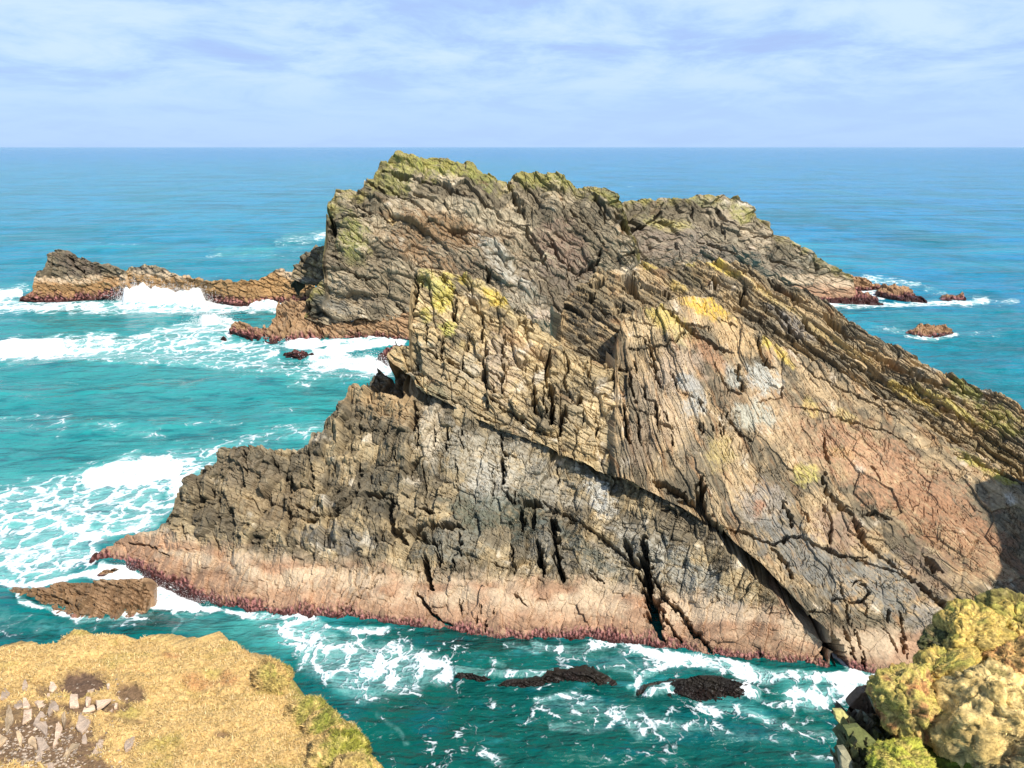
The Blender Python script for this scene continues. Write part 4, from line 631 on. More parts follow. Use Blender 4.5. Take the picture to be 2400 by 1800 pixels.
    # surf piled up where the swell meets rock
    for pl, w, h in [([(300, 713), (345, 711), (400, 712), (440, 713), (470, 716)], 15, 3.1), ([(318, 711), (345, 711)], 9, 3.6), ([(590, 716), (640, 717)], 9, 1.2), (za([(1060, 575), (1120, 570)]), 12, 1.1), (za([(-200, 735), (60, 725), (300, 705)]), 24, 1.1), (za([(1500, 700), (1640, 690)]), 12, .8), (za([(1820, 800), (1960, 800)]), 20, .8), (za([(1700, 730), (2000, 690)]), 10, .5),
                     (zb([(800, 730), (900, 780), (1010, 830)]), 16, .28), (zb([(480, 180), (900, 140)]), 30, .25), (za([(1360, 485), (1430, 480)]), 8, .8), (z5([(820, 1180), (1000, 1195), (1250, 1200), (1400, 1180), (1600, 1220)]), 13, .22), (z6([(260, 1290), (500, 1250), (700, 1250), (820, 1290)]), 18, .40), (za([(0, 440), (100, 430)]), 12, .6), (za([(500, 1390), (900, 1350)]), 24, .22)]:
        a = np.array(pl); m = 1.4 * w
        ix = np.where((SX > a[:, 0].min() - m) & (SX < a[:, 0].max() + m) & (SY > a[:, 1].min() - m) & (SY < a[:, 1].max() + 1.2 * m))
        d, t = seg_dist(SX[ix], SY[ix] * 1.0, pl)
        lump = .55 + .75 * fbm(X[ix] / (1.6 + h * .5), Y[ix] / (1.6 + h * .5), 4, 910, .6)
        k = sstep(1.1, .1, d / w); H[ix] = np.maximum(H[ix], h * k * np.maximum(lump, .05)); dense[ix] = np.maximum(dense[ix], sstep(.05, .35, k) * (.5 if h in (.22, .40) else 1))
    foam = np.maximum(foam, dense)
    # waves; each train fades out where the sheet is too coarse to carry it
    cell = np.gradient(R, axis=0)
    def train(lam, amp, dirn, seed, ridge=.6, lat=3.2):
        c, s_ = math.cos(dirn), math.sin(dirn)
        p = X * s_ + Y * c; q = X * c - Y * s_
        n = perlin(q / (lam * lat) + .3 * perlin(p / lam / 2, q / lam / 4, seed + 5), p / lam, seed)
        n = (1 - ridge) * n + ridge * (1 - 2 * np.abs(perlin(q / (lam * lat) + 7, p / lam * .8 + 3, seed + 1)))  * .6
        return amp * n * sstep(.55, .22, np.abs(cell) / lam)
    calm = 1 - .55 * sstep(46, 30, R)
    W = train(26, .65, .12, 920) + calm * (train(9.5, .62, -.22, 930) + train(4.6, .34, .35, 940, lat=2.2) + train(2.1, .15, -.4, 950, lat=1.8)) + .045 * perlin(X / .7, Y / .9, 960) * sstep(.4, .15, np.abs(cell))
    W = W * (.55 + .45 * sstep(.2, .7, 1 - foam * .5)) + .10 * foam * fbm(X / .9, Y / 1.1, 4, 970, .6) * sstep(.7, .2, np.abs(cell))
    Z = W + H
    # whitecaps on steep crests far out
    far_ = sstep(70, 160, R)
    capn = perlin(X / 14, Y / 26, 981) + .6 * perlin(X / 5, Y / 14, 982)
    foam = np.maximum(foam, .42 * sstep(1.0, 1.35, capn + .2 * perlin(X / 90, Y / 200, 983)) * far_ * sstep(2600, 500, R))
    foam = np.maximum(foam, .50 * sstep(.34, .75, W) * sstep(30, 44, R) * sstep(140, 60, R))
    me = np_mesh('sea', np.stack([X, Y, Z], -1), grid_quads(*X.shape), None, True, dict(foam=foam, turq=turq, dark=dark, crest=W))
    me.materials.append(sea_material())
    # fill the hole under the cliff foot is land: no water needed nearer than the first ring
    return tag(link('sea', me), kind='structure')

def sea_material():
    m, b, N, Lk = nmat('sea_water')
    tc = N('TexCoord'); ob = tc.outputs['Object']
    A = lambda k: N('Attribute', attribute_name=k).outputs['Fac']
    foam, turq, dark, crest = A('foam'), A('turq'), A('dark'), A('crest')
    sep = N('SeparateXYZ'); Lk(ob, sep.inputs[0])
    ln = N('VectorMath', operation='LENGTH'); Lk(ob, ln.inputs[0]); dist = ln.outputs['Value']
    def stretch(sx, sy, src=ob):
        v = N('VectorMath', operation='MULTIPLY'); Lk(src, v.inputs[0]); v.inputs[1].default_value = (sx, sy, 1); return v.outputs[0]
    def noise(vec, scale, det=4., ro=.55, dist_=0.):
        n = N('TexNoise', Scale=scale, Detail=det, Roughness=ro, Distortion=dist_); Lk(vec, n.inputs['Vector']); return n.outputs['Fac']
    # body colour, with wave shading and sky reflection painted over it
    big = noise(stretch(1, .45), .035, 5., .6); mid = noise(stretch(1, .5), .16, 4.); sml = noise(stretch(1, .6), .6, 4., .6)
    t = map_n(N, Lk, dist, 30, 75, 0, 1); c = mix_n(N, Lk, t, (.000, .098, .080), (.003, .225, .240))
    t = map_n(N, Lk, dist, 75, 240, 0, 1); c = mix_n(N, Lk, t, c, (.006, .262, .42))
    t = map_n(N, Lk, dist, 250, 2500, 0, 1); c = mix_n(N, Lk, t, c, (.006, .205, .50))
    rx = map_n(N, Lk, sep.outputs['X'], -20, 90, 0, 1); rr = math_n(N, Lk, 'MULTIPLY', rx, map_n(N, Lk, dist, 55, 120)); c = mix_n(N, Lk, math_n(N, Lk, 'MULTIPLY', rr, .5), c, (.006, .22, .52))
    c = mix_n(N, Lk, map_n(N, Lk, big, .42, .62, 0, .55), c, (.002, .19, .20)); c = mix_n(N, Lk, map_n(N, Lk, mid, .48, .68, 0, .55), c, (.001, .12, .14))
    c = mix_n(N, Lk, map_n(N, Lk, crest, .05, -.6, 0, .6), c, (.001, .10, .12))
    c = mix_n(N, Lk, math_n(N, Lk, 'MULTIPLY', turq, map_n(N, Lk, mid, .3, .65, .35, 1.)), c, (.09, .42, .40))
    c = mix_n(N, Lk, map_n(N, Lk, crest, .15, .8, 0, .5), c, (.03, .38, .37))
    c = mix_n(N, Lk, math_n(N, Lk, 'MULTIPLY', dark, map_n(N, Lk, sml, .3, .6, .5, .95)), c, (.003, .060, .052))
    wv1 = noise(stretch(.45, 1.1), .34, 5., .6, .5); wv2 = noise(stretch(.4, 1.2), 1.0, 4., .6, .4)
    near_ = map_n(N, Lk, dist, 300, 60); vv = math_n(N, Lk, 'ADD', math_n(N, Lk, 'MULTIPLY', wv1, .55), math_n(N, Lk, 'MULTIPLY', wv2, .45))
    wfar = noise(stretch(.22, 1.0), .07, 6., .68, .3); vv2 = mix_n(N, Lk, near_, wfar, vv)
    c = mix_n(N, Lk, map_n(N, Lk, vv2, .49, .38, 0, .62), c, (.000, .105, .135)); c = mix_n(N, Lk, map_n(N, Lk, vv2, .54, .66, 0, .34), c, (.06, .40, .46))  # painted dark wave faces and light streaks that stand in for reflected sky
    # foam: lace between bubbles, clots and streaks
    wn = N('TexNoise', Scale=.55, Detail=4.); Lk(ob, wn.inputs['Vector'])
    wv = N('VectorMath', operation='SCALE'); Lk(wn.outputs['Color'], wv.inputs[0]); wv.inputs['Scale'].default_value = 2.2
    wp = N('VectorMath', operation='ADD'); Lk(ob, wp.inputs[0]); Lk(wv.outputs[0], wp.inputs[1])
    def lace(scale, w, sx=1., sy=.75):
        v = N('TexVoronoi', feature='DISTANCE_TO_EDGE', Scale=scale); Lk(stretch(sx, sy, wp.outputs[0]), v.inputs['Vector'])
        return map_n(N, Lk, v.outputs['Distance'], 0, w, 1, 0)
    l1 = lace(.62, .20); l2 = lace(1.7, .24); l3 = lace(4.2, .30); clot = noise(stretch(1, .7, wp.outputs[0]), 1.1, 7., .66); cl2 = noise(stretch(1, .55), .28, 6., .62, .6)
    fine = noise(ob, 5.5, 4., .7)
    p = math_n(N, Lk, 'ADD', math_n(N, Lk, 'MULTIPLY', l1, .30), math_n(N, Lk, 'MULTIPLY', l2, .17)); p = math_n(N, Lk, 'ADD', p, math_n(N, Lk, 'MULTIPLY', l3, map_n(N, Lk, dist, 70, 30, .0, .16)))
    p = math_n(N, Lk, 'ADD', p, math_n(N, Lk, 'MULTIPLY', map_n(N, Lk, clot, .28, .72, 0, 1, False), .34)); p = math_n(N, Lk, 'ADD', p, math_n(N, Lk, 'MULTIPLY', map_n(N, Lk, cl2, .28, .72, 0, 1, False), .26))
    p = math_n(N, Lk, 'ADD', p, math_n(N, Lk, 'MULTIPLY', math_n(N, Lk, 'SUBTRACT', fine, .5), .22))
    lv = math_n(N, Lk, 'SUBTRACT', math_n(N, Lk, 'ADD', p, math_n(N, Lk, 'MULTIPLY', foam, 1.0)), 1.08)
    f = map_n(N, Lk, lv, -.02, .24, 0, 1)
    film = math_n(N, Lk, 'MULTIPLY', map_n(N, Lk, lv, -.55, .10, 0, .78), map_n(N, Lk, foam, .2, .75))
    c = mix_n(N, Lk, film, c, (.30, .62, .60))
    fc = mix_n(N, Lk, map_n(N, Lk, lv, .0, .35), (.56, .68, .73), (.80, .82, .83))
    c = mix_n(N, Lk, f, c, fc)
    Lk(c, b.inputs['Base Color'])
    Lk(map_n(N, Lk, f, 0, 1, .12, .8, False), b.inputs['Roughness']); b.inputs['IOR'].default_value = 1.33
    spv = map_n(N, Lk, dist, 50, 250, .26, .12); Lk(math_n(N, Lk, 'MULTIPLY', spv, map_n(N, Lk, f, 0, 1, 1, .3, False)), b.inputs['Specular IOR Level'])
    r1 = noise(stretch(.75, 1.2), 1.1, 6., .62); r2 = noise(stretch(.5, 1.3), .18, 5., .6)
    h = math_n(N, Lk, 'ADD', math_n(N, Lk, 'MULTIPLY', r1, .30), math_n(N, Lk, 'MULTIPLY', r2, 2.0)); h = math_n(N, Lk, 'ADD', h, math_n(N, Lk, 'MULTIPLY', f, .12))
    bp = N('Bump', Strength=.9, Distance=1.2); Lk(h, bp.inputs['Height']); Lk(map_n(N, Lk, f, .1, .8, .9, .16), bp.inputs['Strength']); Lk(bp.outputs[0], b.inputs['Normal'])
    return m
sea = build_sea()

# spray thrown up by the breakers: thousands of drops, nobody could count them
def spray():
    rng = np.random.default_rng(5); pts = []
    za = lambda p: zm(0, 500, 2.212, p); zb = lambda p: zm(0, 1050, 2.212, p)
    for pl, n, hh, sz, sp in [([(296, 712), (345, 711), (400, 712), (440, 713), (468, 715)], 16000, 3.6, .038, 1.7), ([(308, 711), (340, 711)], 5000, 4.6, .034, .9), (za([(1060, 580), (1130, 575)]), 4000, 2.0, .032, 1.2), (za([(1500, 705), (1640, 700)]), 2500, 1.2, .035, .9), (za([(1700, 790), (1980, 800)]), 6000, 1.5, .032, 1.6),
                              (zb([(770, 720), (860, 740), (960, 800), (1040, 835)]), 2600, .4, .012, .6), (zb([(640, 600), (760, 680)]), 700, .3, .012, .4), (za([(540, 690), (300, 700), (0, 715)]), 3000, 1.0, .03, 1.6), (zb([(160, 830), (290, 850), (420, 870), (700, 868)]), 500, .15, .01, .3)]:
        seg = rng.integers(0, len(pl) - 1, n); t = rng.random(n); P = np.array(pl)
        s = P[seg] * (1 - t[:, None]) + P[seg + 1] * t[:, None]
        Yw = ywater(s[:, 0], s[:, 1]); x, y, z = unp(s[:, 0], s[:, 1], Yw)
        x = x + rng.normal(0, sp, n); y = y + rng.normal(0, sp * .7, n); clump = .35 + np.clip(fbm(x / 1.1, y / 1.1, 3, 77) + .35, 0, 1.2)
        z = .1 + hh * clump * rng.power(1.4, n) * rng.random(n) ** .6
        pts.append(np.stack([x, y, z, sz * (.4 + rng.random(n) ** 2)], 1))
    p = np.concatenate(pts); n = len(p)
    O = np.array([[1, 0, 0], [-1, 0, 0], [0, 1, 0], [0, -1, 0], [0, 0, 1], [0, 0, -1]], float)
    co = p[:, None, :3] + O[None] * p[:, None, 3:4] * rng.uniform(.6, 1.3, (n, 6, 1))
    T = np.array([[0, 2, 4], [2, 1, 4], [1, 3, 4], [3, 0, 4], [2, 0, 5], [1, 2, 5], [3, 1, 5], [0, 3, 5]])
    tr = (np.arange(n)[:, None, None] * 6 + T[None]).reshape(-1, 3)
    me = np_mesh('sea_spray', co, None, np.full((n * 6, 3), .88), True, None, tr); m = blade_mat('white_spray'); me.materials.append(m)
    tag(link('sea_spray', me), 'white spray thrown up where waves break on the rocks', 'spray', kind='stuff')
spray()

# ================================================================== the turf ledge, lower left
rng = np.random.default_rng(11)
LZ = 14.6
zl = lambda p: zm(0, 1480, 5.185, p)
zb_ = lambda p: zm(0, 1050, 2.212, p)
def ell(SX, SY, c, rx, ry, k=5.185, o=(0, 1480)):
    return np.sqrt(((SX - o[0] - c[0] / k) / (rx / k)) ** 2 + ((SY - o[1] - c[1] / k) / (ry / k)) ** 2)
def soil_mask(SX, SY):
    m = 0
    wob = .5 * fbm(SX / 22, SY / 12, 4, 400, .6)
    for c, rx, ry, a in [((1000, 640), 330, 180, 1), ((1100, 930), 520, 70, .9), ((1590, 770), 190, 120, .9), ((560, 690), 150, 80, .7), ((480, 1330), 800, 360, .92), ((950, 1590), 520, 120, .9), ((330, 980), 420, 170, .8), ((60, 1120), 120, 60, .8), ((1500, 1050), 300, 24, .6), ((2700, 1260), 100, 40, .8)]:
        m = np.maximum(m, a * sstep(1.15, .7, ell(SX, SY, c, rx, ry) + wob))
    return m
L_top = [(-1100, 1640), (-600, 1570), (-300, 1560), (-120, 1540)] + zb_([(0, 1030), (80, 1020), (200, 1008), (290, 990), (340, 945), (380, 932), (440, 930), (470, 945), (540, 955), (620, 970), (700, 985), (740, 965), (800, 965), (870, 985), (930, 985), (980, 980), (1010, 962), (1070, 975), (1100, 990), (1150, 980), (1190, 978), (1220, 987),
    (1240, 1020), (1290, 1062), (1340, 1095), (1400, 1100), (1470, 1140), (1520, 1200), (1570, 1260), (1630, 1300), (1700, 1350), (1760, 1400), (1850, 1440), (1900, 1500), (1920, 1570), (1945, 1640), (2000, 1740), (2060, 1860)])
def turf_ledge():
    top = np.array(L_top); xs = np.r_[np.linspace(-1100, -302, 120), np.linspace(-300, 930, 780)]; ty = np.interp(xs, top[:, 0], top[:, 1])
    nr = 300; v = np.linspace(0, 1, nr)[:, None] ** 1.15
    by = np.maximum(1960, ty + 40)
    SX = np.broadcast_to(xs[None], (nr, len(xs))).copy(); SY = ty[None] + v * (by - ty)[None]
    Y = ywater(SX, SY, LZ); X, Y, Z = unp(SX, SY, Y)
    soil = soil_mask(SX, SY)
    edge = sstep(60, 0, SY - ty[None])
    b = .20 * fbm(X / 1.1, Y / 1.1, 3, 410) + .085 * fbm(X / .30, Y / .22, 4, 411, .6) + .018 * fbm(X / .06, Y / .06, 3, 412)
    Z = Z + b * (1 - .5 * soil) - .05 * soil - .06 * edge ** 2
    n1 = fbm(X / .5, Y / .4, 4, 420); n2 = fbm(X / .09, Y / .07, 4, 421, .6)
    G1 = np.array([.60, .405, .165]); G2 = np.array([.30, .185, .06]); G3 = np.array([.30, .27, .06]); SO = np.array([.150, .092, .058]); RD = np.array([.42, .19, .08])
    col = np.broadcast_to(G1, X.shape + (3,)).copy()
    col = lerp(col, G2, .75 * sstep(-.05, .5, n2 + .4 * n1)); col = lerp(col, G3, .6 * sstep(.1, .55, fbm(X / .8, Y / .5, 3, 423)))
    for c, rx, ry in [((900, 1050), 80, 30), ((1180, 1190), 60, 40), ((1610, 1400), 60, 60), ((1020, 1200), 110, 40)]:
        col = lerp(col, RD, .65 * sstep(1.1, .5, ell(SX, SY, c, rx, ry, 2.212, (0, 1050)) + .5 * n1 + .3 * n2))
    col = lerp(col, np.array([.20, .21, .035]), .8 * sstep(70, 10, SY - ty[None] + 30 * n1) * sstep(600, 720, SX)[...])
    col = lerp(col, SO, soil); col *= (1 + .4 * n2)[..., None].clip(.5, 1.5)
    P = np.stack([X, Y, Z], -1)
    kt, ks = 16, 8
    Pp = np.pad(P, ((kt, 0), (0, ks), (0, 0)), 'edge'); cp = np.pad(col, ((kt, 0), (0, ks), (0, 0)), 'edge')
    it = np.clip(kt - np.arange(Pp.shape[0]), 0, kt)[:, None] / kt; ir = np.clip(np.arange(Pp.shape[1]) - len(xs) + 1, 0, ks)[None] / ks
    Pp[..., 1] += .5 * it ** .5 + .9 * it ** 2; Pp[..., 2] -= 15.2 * it ** 2.2; Pp[..., 0] += .6 * ir ** .6; Pp[..., 2] -= 15 * ir ** 2 * (it == 0)
    rk = sstep(.2, .45, np.maximum(it + 0 * ir, ir + 0 * it)); cp = lerp(cp, C_GREY * .9, rk)
    w_ = np.maximum(it + 0 * ir, ir + 0 * it) > 0
    Pp[..., 0] += w_ * .35 * perlin3(Pp[..., 0], Pp[..., 1], Pp[..., 2], 431); Pp[..., 1] += w_ * .3 * perlin3(Pp[..., 0] + 9, Pp[..., 1], Pp[..., 2], 432)
    me = np_mesh('clifftop_ground', Pp, grid_quads(*Pp.shape[:2]), cp, True); me.materials.append(M_SOIL)
    tag(link('clifftop_ground', me), kind='structure')
    return P, col, soil, SX, SY, edge
LP, LC, LS, LSX, LSY, LE = turf_ledge()

def blades(name, base, col, nrm, length, width, lie, parent=None, curl=.4, mat=None):
    """thin bent blades, one strip of two quads each"""
    n = len(base); a = rng.uniform(0, 2 * math.pi, n)
    t = np.stack([np.cos(a), np.sin(a), np.zeros(n)], 1)
    t = t - nrm * (t * nrm).sum(1, keepdims=True); t /= np.linalg.norm(t, axis=1, keepdims=True) + 1e-9
    ly = np.clip(rng.normal(lie, .22, n), .05, 1.25)[:, None]
    d = nrm * np.cos(ly) + t * np.sin(ly); d2 = nrm * np.cos(ly + curl) + t * np.sin(ly + curl)
    side = np.cross(d, nrm + 1e-3); side /= np.linalg.norm(side, axis=1, keepdims=True) + 1e-9
    L = (length * rng.uniform(.5, 1.4, n))[:, None]; Wd = (width * rng.uniform(.6, 1.4, n))[:, None]
    p0 = base - nrm * .005; p1 = p0 + d * L * .55; p2 = p1 + d2 * L * .5
    co = np.stack([p0 - side * Wd, p0 + side * Wd, p1 + side * Wd * .8, p1 - side * Wd * .8, p2], 1)
    i = np.arange(n)[:, None] * 5
    me = np_mesh(name, co, i + np.array([[0, 1, 2, 3]]), np.repeat(col[:, None], 5, 1), False, None, i + np.array([[3, 2, 4]]))
    me.materials.append(mat or M_BLADE)
    return link(name, me, parent)
def grass():
    nr, nc = LS.shape; n = 150000
    r = (rng.random(n) * (nr - 2)).astype(int); c = (rng.random(n) * (nc - 2)).astype(int)
    f1, f2 = rng.random(n)[:, None], rng.random(n)[:, None]
    base = LP[r, c] * (1 - f1) + LP[r + 1, c] * f1; base = base + (LP[r, c + 1] - LP[r, c]) * f2
    tuft = fbm(base[:, 0] / .13, base[:, 1] / .1, 3, 440, .6)
    keep = (rng.random(n) > LS[r, c] * 1.05) & (rng.random(n) < .62 + .7 * tuft) & (LSY[r, c] < 1830) & (LSX[r, c] > -60)
    base, r, c, tuft = base[keep], r[keep], c[keep], tuft[keep]; n = len(base)
    pal = np.array([[.68, .48, .21], [.58, .38, .14], [.76, .58, .31], [.38, .24, .08], [.30, .24, .06], [.18, .11, .04]])
    k = rng.choice(6, n, p=[.3, .26, .18, .13, .08, .05]); col = pal[k] * .75 + LC[r, c] * .35
    big = fbm(base[:, 0] / .6, base[:, 1] / .45, 3, 441); col *= (1 + .4 * tuft + .34 * big)[:, None].clip(.35, 1.6); col = lerp(col, np.array([.40, .17, .06]), .5 * sstep(.3, .6, fbm(base[:, 0] / .4, base[:, 1] / .3, 3, 443)))
    o = blades('dry_grass', base, col, np.tile([0, 0, 1.], (n, 1)), .050, .0042, .95)
    tag(o, 'short matted golden dry grass covering the turf ledge', 'grass', kind='stuff')
grass()

def ledge_z(sx, sy):
    j = int(np.argmin(np.abs(LSX[0] - sx))); i = int(np.argmin(np.abs(LSY[:, j] - sy)))
    return LP[i, j]
def slab(name, outline, thick, mat, col, tilt=(0, 0), seed=0, bev=.012, rough=.006, depthdir=None, parent=None):
    """a flat broken stone: OUTLINE (world points, front face) given thickness along DEPTHDIR, with chipped edges and an uneven face"""
    P = np.array(outline, float); ctr = P.mean(0)
    nrm = np.array([0, 0, -1.]) if depthdir is None else np.array(depthdir, float)
    nrm = nrm / np.linalg.norm(nrm)
    # finer outline with chipped edges
    pts = []
    r_ = np.random.default_rng(seed)
    for a, b in zip(P, np.roll(P, -1, 0)):
        m = max(2, int(np.linalg.norm(b - a) / .045))
        for t in np.arange(m) / m:
            q = a + (b - a) * t; pts.append(q + (r_.normal(0, 1, 3) * .07 * np.linalg.norm(b - a) / m * (t > 0)))
    O = np.array(pts); n = len(O)
    ring = [(1., 0., 1.0), (.985, -.0, .0)]
    fr = [(.0, 0), (.35, 0), (.7, 0), (1 - bev / max(.05, np.abs(O - ctr).max()), 0), (1.0, bev), (1.02, thick * .6), (.95, thick)]
    V = []; 
    for s, d in fr[1:]:
        q = ctr + (O - ctr) * s + nrm * d
        h = rough * 2 * perlin3(q[:, 0] / .07, q[:, 1] / .07, q[:, 2] / .07 + seed, seed)
        V.append(q - nrm * h[:, None])
    V.append((ctr - nrm * rough * .5)[None]); co = np.concatenate(V); nf = len(fr) - 1
    quads = [(k * n + i, k * n + (i + 1) % n, (k + 1) * n + (i + 1) % n, (k + 1) * n + i) for k in range(nf - 1) for i in range(n)]
    tris = [(nf * n, (i + 1) % n, i) for i in range(n)]
    cc = np.tile(np.asarray(col, float), (len(co), 1)) * (1 + .25 * perlin3(co[:, 0] / .09, co[:, 1] / .09, co[:, 2] / .09, seed + 5))[:, None] * (1 + .12 * r_.normal(0, 1, (len(co), 1)) * .4)
    me = np_mesh(name, co, np.array(quads), cc, False, None, np.array(tris)); me.materials.append(mat)
    return link(name, me, parent)
ST = [([(860, 755), (945, 755), (955, 890), (920, 900), (845, 895), (838, 850)], 1, 'pale square stone on the dark bare soil'), ([(1040, 785), (1110, 790), (1070, 875), (1040, 880)], 1, 'small pale triangular stone right of the square one'),
    ([(1160, 840), (1350, 805), (1260, 880), (1175, 920)], 1, 'pale wedge shaped stone pointing right on bare soil'), ([(1020, 905), (1140, 885), (1155, 925), (1090, 955), (1000, 965)], 1, 'pale flat stone touching the top of a large grey flake'),
    ([(970, 985), (1110, 965), (1140, 1030), (1080, 1120), (990, 1215), (920, 1140)], 0, 'large grey leaf shaped flake below the bare soil'), ([(1400, 790), (1440, 780), (1470, 820), (1440, 850), (1400, 830)], 1, 'pale rounded pebble at the right end of the soil patch'),
    ([(1390, 855), (1430, 860), (1420, 900), (1385, 905)], 1, 'tiny pale pebble just under a rounded pale pebble'), ([(1055, 745), (1060, 710), (1150, 680), (1130, 730), (1090, 755)], 1, 'small pale chip on the lower rim of the soil patch'),
    ([(605, 610), (640, 605), (690, 665), (640, 730), (595, 715)], 1, 'pale pointed stone at the left rim of the soil patch'), ([(570, 740), (605, 735), (595, 785), (565, 775)], 1, 'tiny pale chip below the pointed stone on the left rim'),
    ([(385, 795), (450, 785), (600, 820), (620, 850), (570, 895), (460, 910), (420, 870)], 1, 'broad pale stone, widest in the stony patch'), ([(620, 830), (670, 810), (720, 940), (640, 960), (590, 1020), (575, 960)], 0, 'grey brown tapering stone leaning against the broad pale stone'),
    ([(180, 840), (230, 800), (265, 830), (270, 900), (210, 940), (165, 910)], 0, 'grey stone, left half of a touching pair'), ([(272, 800), (320, 800), (365, 890), (350, 915), (275, 920)], 1, 'paler stone, right half of a touching pair'),
    ([(290, 950), (390, 930), (385, 1050), (270, 1105)], 1, 'pale four sided stone below the touching pair'), ([(90, 880), (120, 880), (165, 1040), (95, 1205), (60, 1180), (55, 1060), (80, 980)], 0, 'tall narrow grey flake near the left frame edge'),
    ([(430, 1050), (490, 960), (540, 1000), (580, 1140), (570, 1270), (500, 1200), (400, 1120)], 0, 'largest grey flake, pointed at top and bottom'), ([(680, 1120), (720, 1060), (760, 1160), (720, 1270), (690, 1350), (640, 1410), (670, 1300), (670, 1180)], 1, 'long thin pale flake right of the largest grey one'),
    ([(270, 640), (310, 560), (340, 630), (330, 740), (270, 710)], 0, 'grey pointed stone standing in grass, topmost of the stones'), ([(20, 720), (60, 680), (120, 740), (100, 800), (0, 800)], 0, 'grey humped stone in grass at the left frame edge'),
    ([(-40, 1230), (0, 1230), (90, 1290), (50, 1340), (0, 1375), (-40, 1370)], 1, 'pale stone cut off by the left frame edge'), ([(190, 1220), (220, 1200), (270, 1250), (260, 1380), (230, 1370), (205, 1290)], 1, 'small upright pale flake on gravel, lower left'),
    ([(340, 1300), (390, 1260), (430, 1280), (450, 1430), (400, 1390), (335, 1350)], 1, 'pale yellowish curved stone on the gravel'), ([(440, 1290), (520, 1280), (600, 1400), (520, 1440), (500, 1600), (480, 1670), (435, 1590), (460, 1440)], 0, 'long grey stone shaped like a boot at the bottom edge'),
    ([(1190, 1240), (1240, 1130), (1270, 1240), (1250, 1400), (1190, 1490), (1090, 1520), (1150, 1430), (1180, 1320)], 0, 'long crooked grey flake sunk between grass and soil'), ([(1570, 1240), (1640, 1190), (1640, 1320), (1590, 1400), (1520, 1440), (1510, 1370)], 0, 'grey flake half buried in grass, rightmost of the stones'),
    ([(1000, 1260), (1040, 1220), (1060, 1300), (1050, 1350), (990, 1350)], 0, 'small dull upright chip under the leaf shaped flake'), ([(770, 1500), (880, 1350), (960, 1360), (940, 1410), (860, 1450), (790, 1590), (735, 1540)], 0, 'slanting grey green flake in yellow grass near the bottom'),
    ([(200, 1570), (290, 1560), (280, 1680), (200, 1680)], 0, 'oblong grey stone cut by the bottom frame edge'), ([(520, 1610), (640, 1580), (650, 1630), (600, 1690), (520, 1690)], 0, 'flat grey stone beside the boot shaped one at the bottom'),
    ([(1310, 970), (1370, 925), (1350, 970), (1310, 1000)], 1, 'tiny pale sliver at the lower right of the soil'), ([(740, 960), (790, 960), (795, 1080), (770, 1150), (750, 1070)], 0, 'narrow greenish flake in the grass behind the thin pale one'), ([(1290, 640), (1330, 620), (1330, 710), (1300, 690)], 1, 'small pale chip in grass at the upper right of the soil')]
for i, (pl, pale, lab) in enumerate(ST):
    S = zl(pl); c = np.mean(S, 0); z0 = ledge_z(c[0], c[1])[2] + .028
    O = [unp(a, b, ywater(a, b, z0 + (.02 * (hash((i, k)) % 7 - 3) / 3 if not pale else 0))) for k, (a, b) in enumerate(S)]
    col = np.array([.64, .475, .345]) if pale else np.array([.45, .345, .26])
    if i in (20, 21, 22, 15, 27, 31): col = col * np.array([.98, .95, .8])
    tag(slab('flat_stone', O, .06, M_STONE, col * (.9 + .2 * rng.random()), seed=500 + i), lab, 'stone', 'flat slate stones lying on the turf ledge')
def gravel():
    n = 1500; sx = rng.uniform(-30, 330, n); sy = rng.uniform(1690, 1830, n)
    m = soil_mask(sx, sy) * sstep(1680, 1720, sy) * sstep(230, 120, sx) + .12; keep = rng.random(n) < m; sx, sy = sx[keep], sy[keep]; n = len(sx)
    sx = np.r_[sx, rng.uniform(90, 300, 60)]; sy = np.r_[sy, rng.uniform(1590, 1700, 60)]; n = len(sx)
    x, y, z = unp(sx, sy, ywater(sx, sy, LZ)); z = np.array([ledge_z(a, b)[2] for a, b in zip(sx, sy)]) + .004
    O = np.array([[1, 0, 0], [.3, 1, 0], [-1, .4, 0], [-.5, -1, 0], [.1, .1, .6], [0, 0, -.6]], float)
    R = rng.uniform(.006, .028, n) * rng.uniform(.5, 1.2, n); a = rng.uniform(0, 6.28, n)
    O2 = O[None] * rng.uniform(.6, 1.4, (n, 6, 3)); ox = O2[..., 0] * np.cos(a)[:, None] - O2[..., 1] * np.sin(a)[:, None]; oy = O2[..., 0] * np.sin(a)[:, None] + O2[..., 1] * np.cos(a)[:, None]
    co = np.stack([x[:, None] + ox * R[:, None], y[:, None] + oy * R[:, None], z[:, None] + O2[..., 2] * R[:, None]], -1)
    T = np.array([[0, 1, 4], [1, 2, 4], [2, 3, 4], [3, 0, 4], [1, 0, 5], [2, 1, 5], [3, 2, 5], [0, 3, 5]])
    col = np.repeat((np.array([[.42, .33, .25]]) * rng.uniform(.5, 1.35, (n, 1)))[:, None], 6, 1)
    me = np_mesh('gravel', co, None, col, False, None, (np.arange(n)[:, None, None] * 6 + T[None]).reshape(-1, 3)); me.materials.append(M_STONE)
    tag(link('gravel', me), 'small stone chips scattered on the bare soil of the ledge', 'gravel', kind='stuff')
gravel()

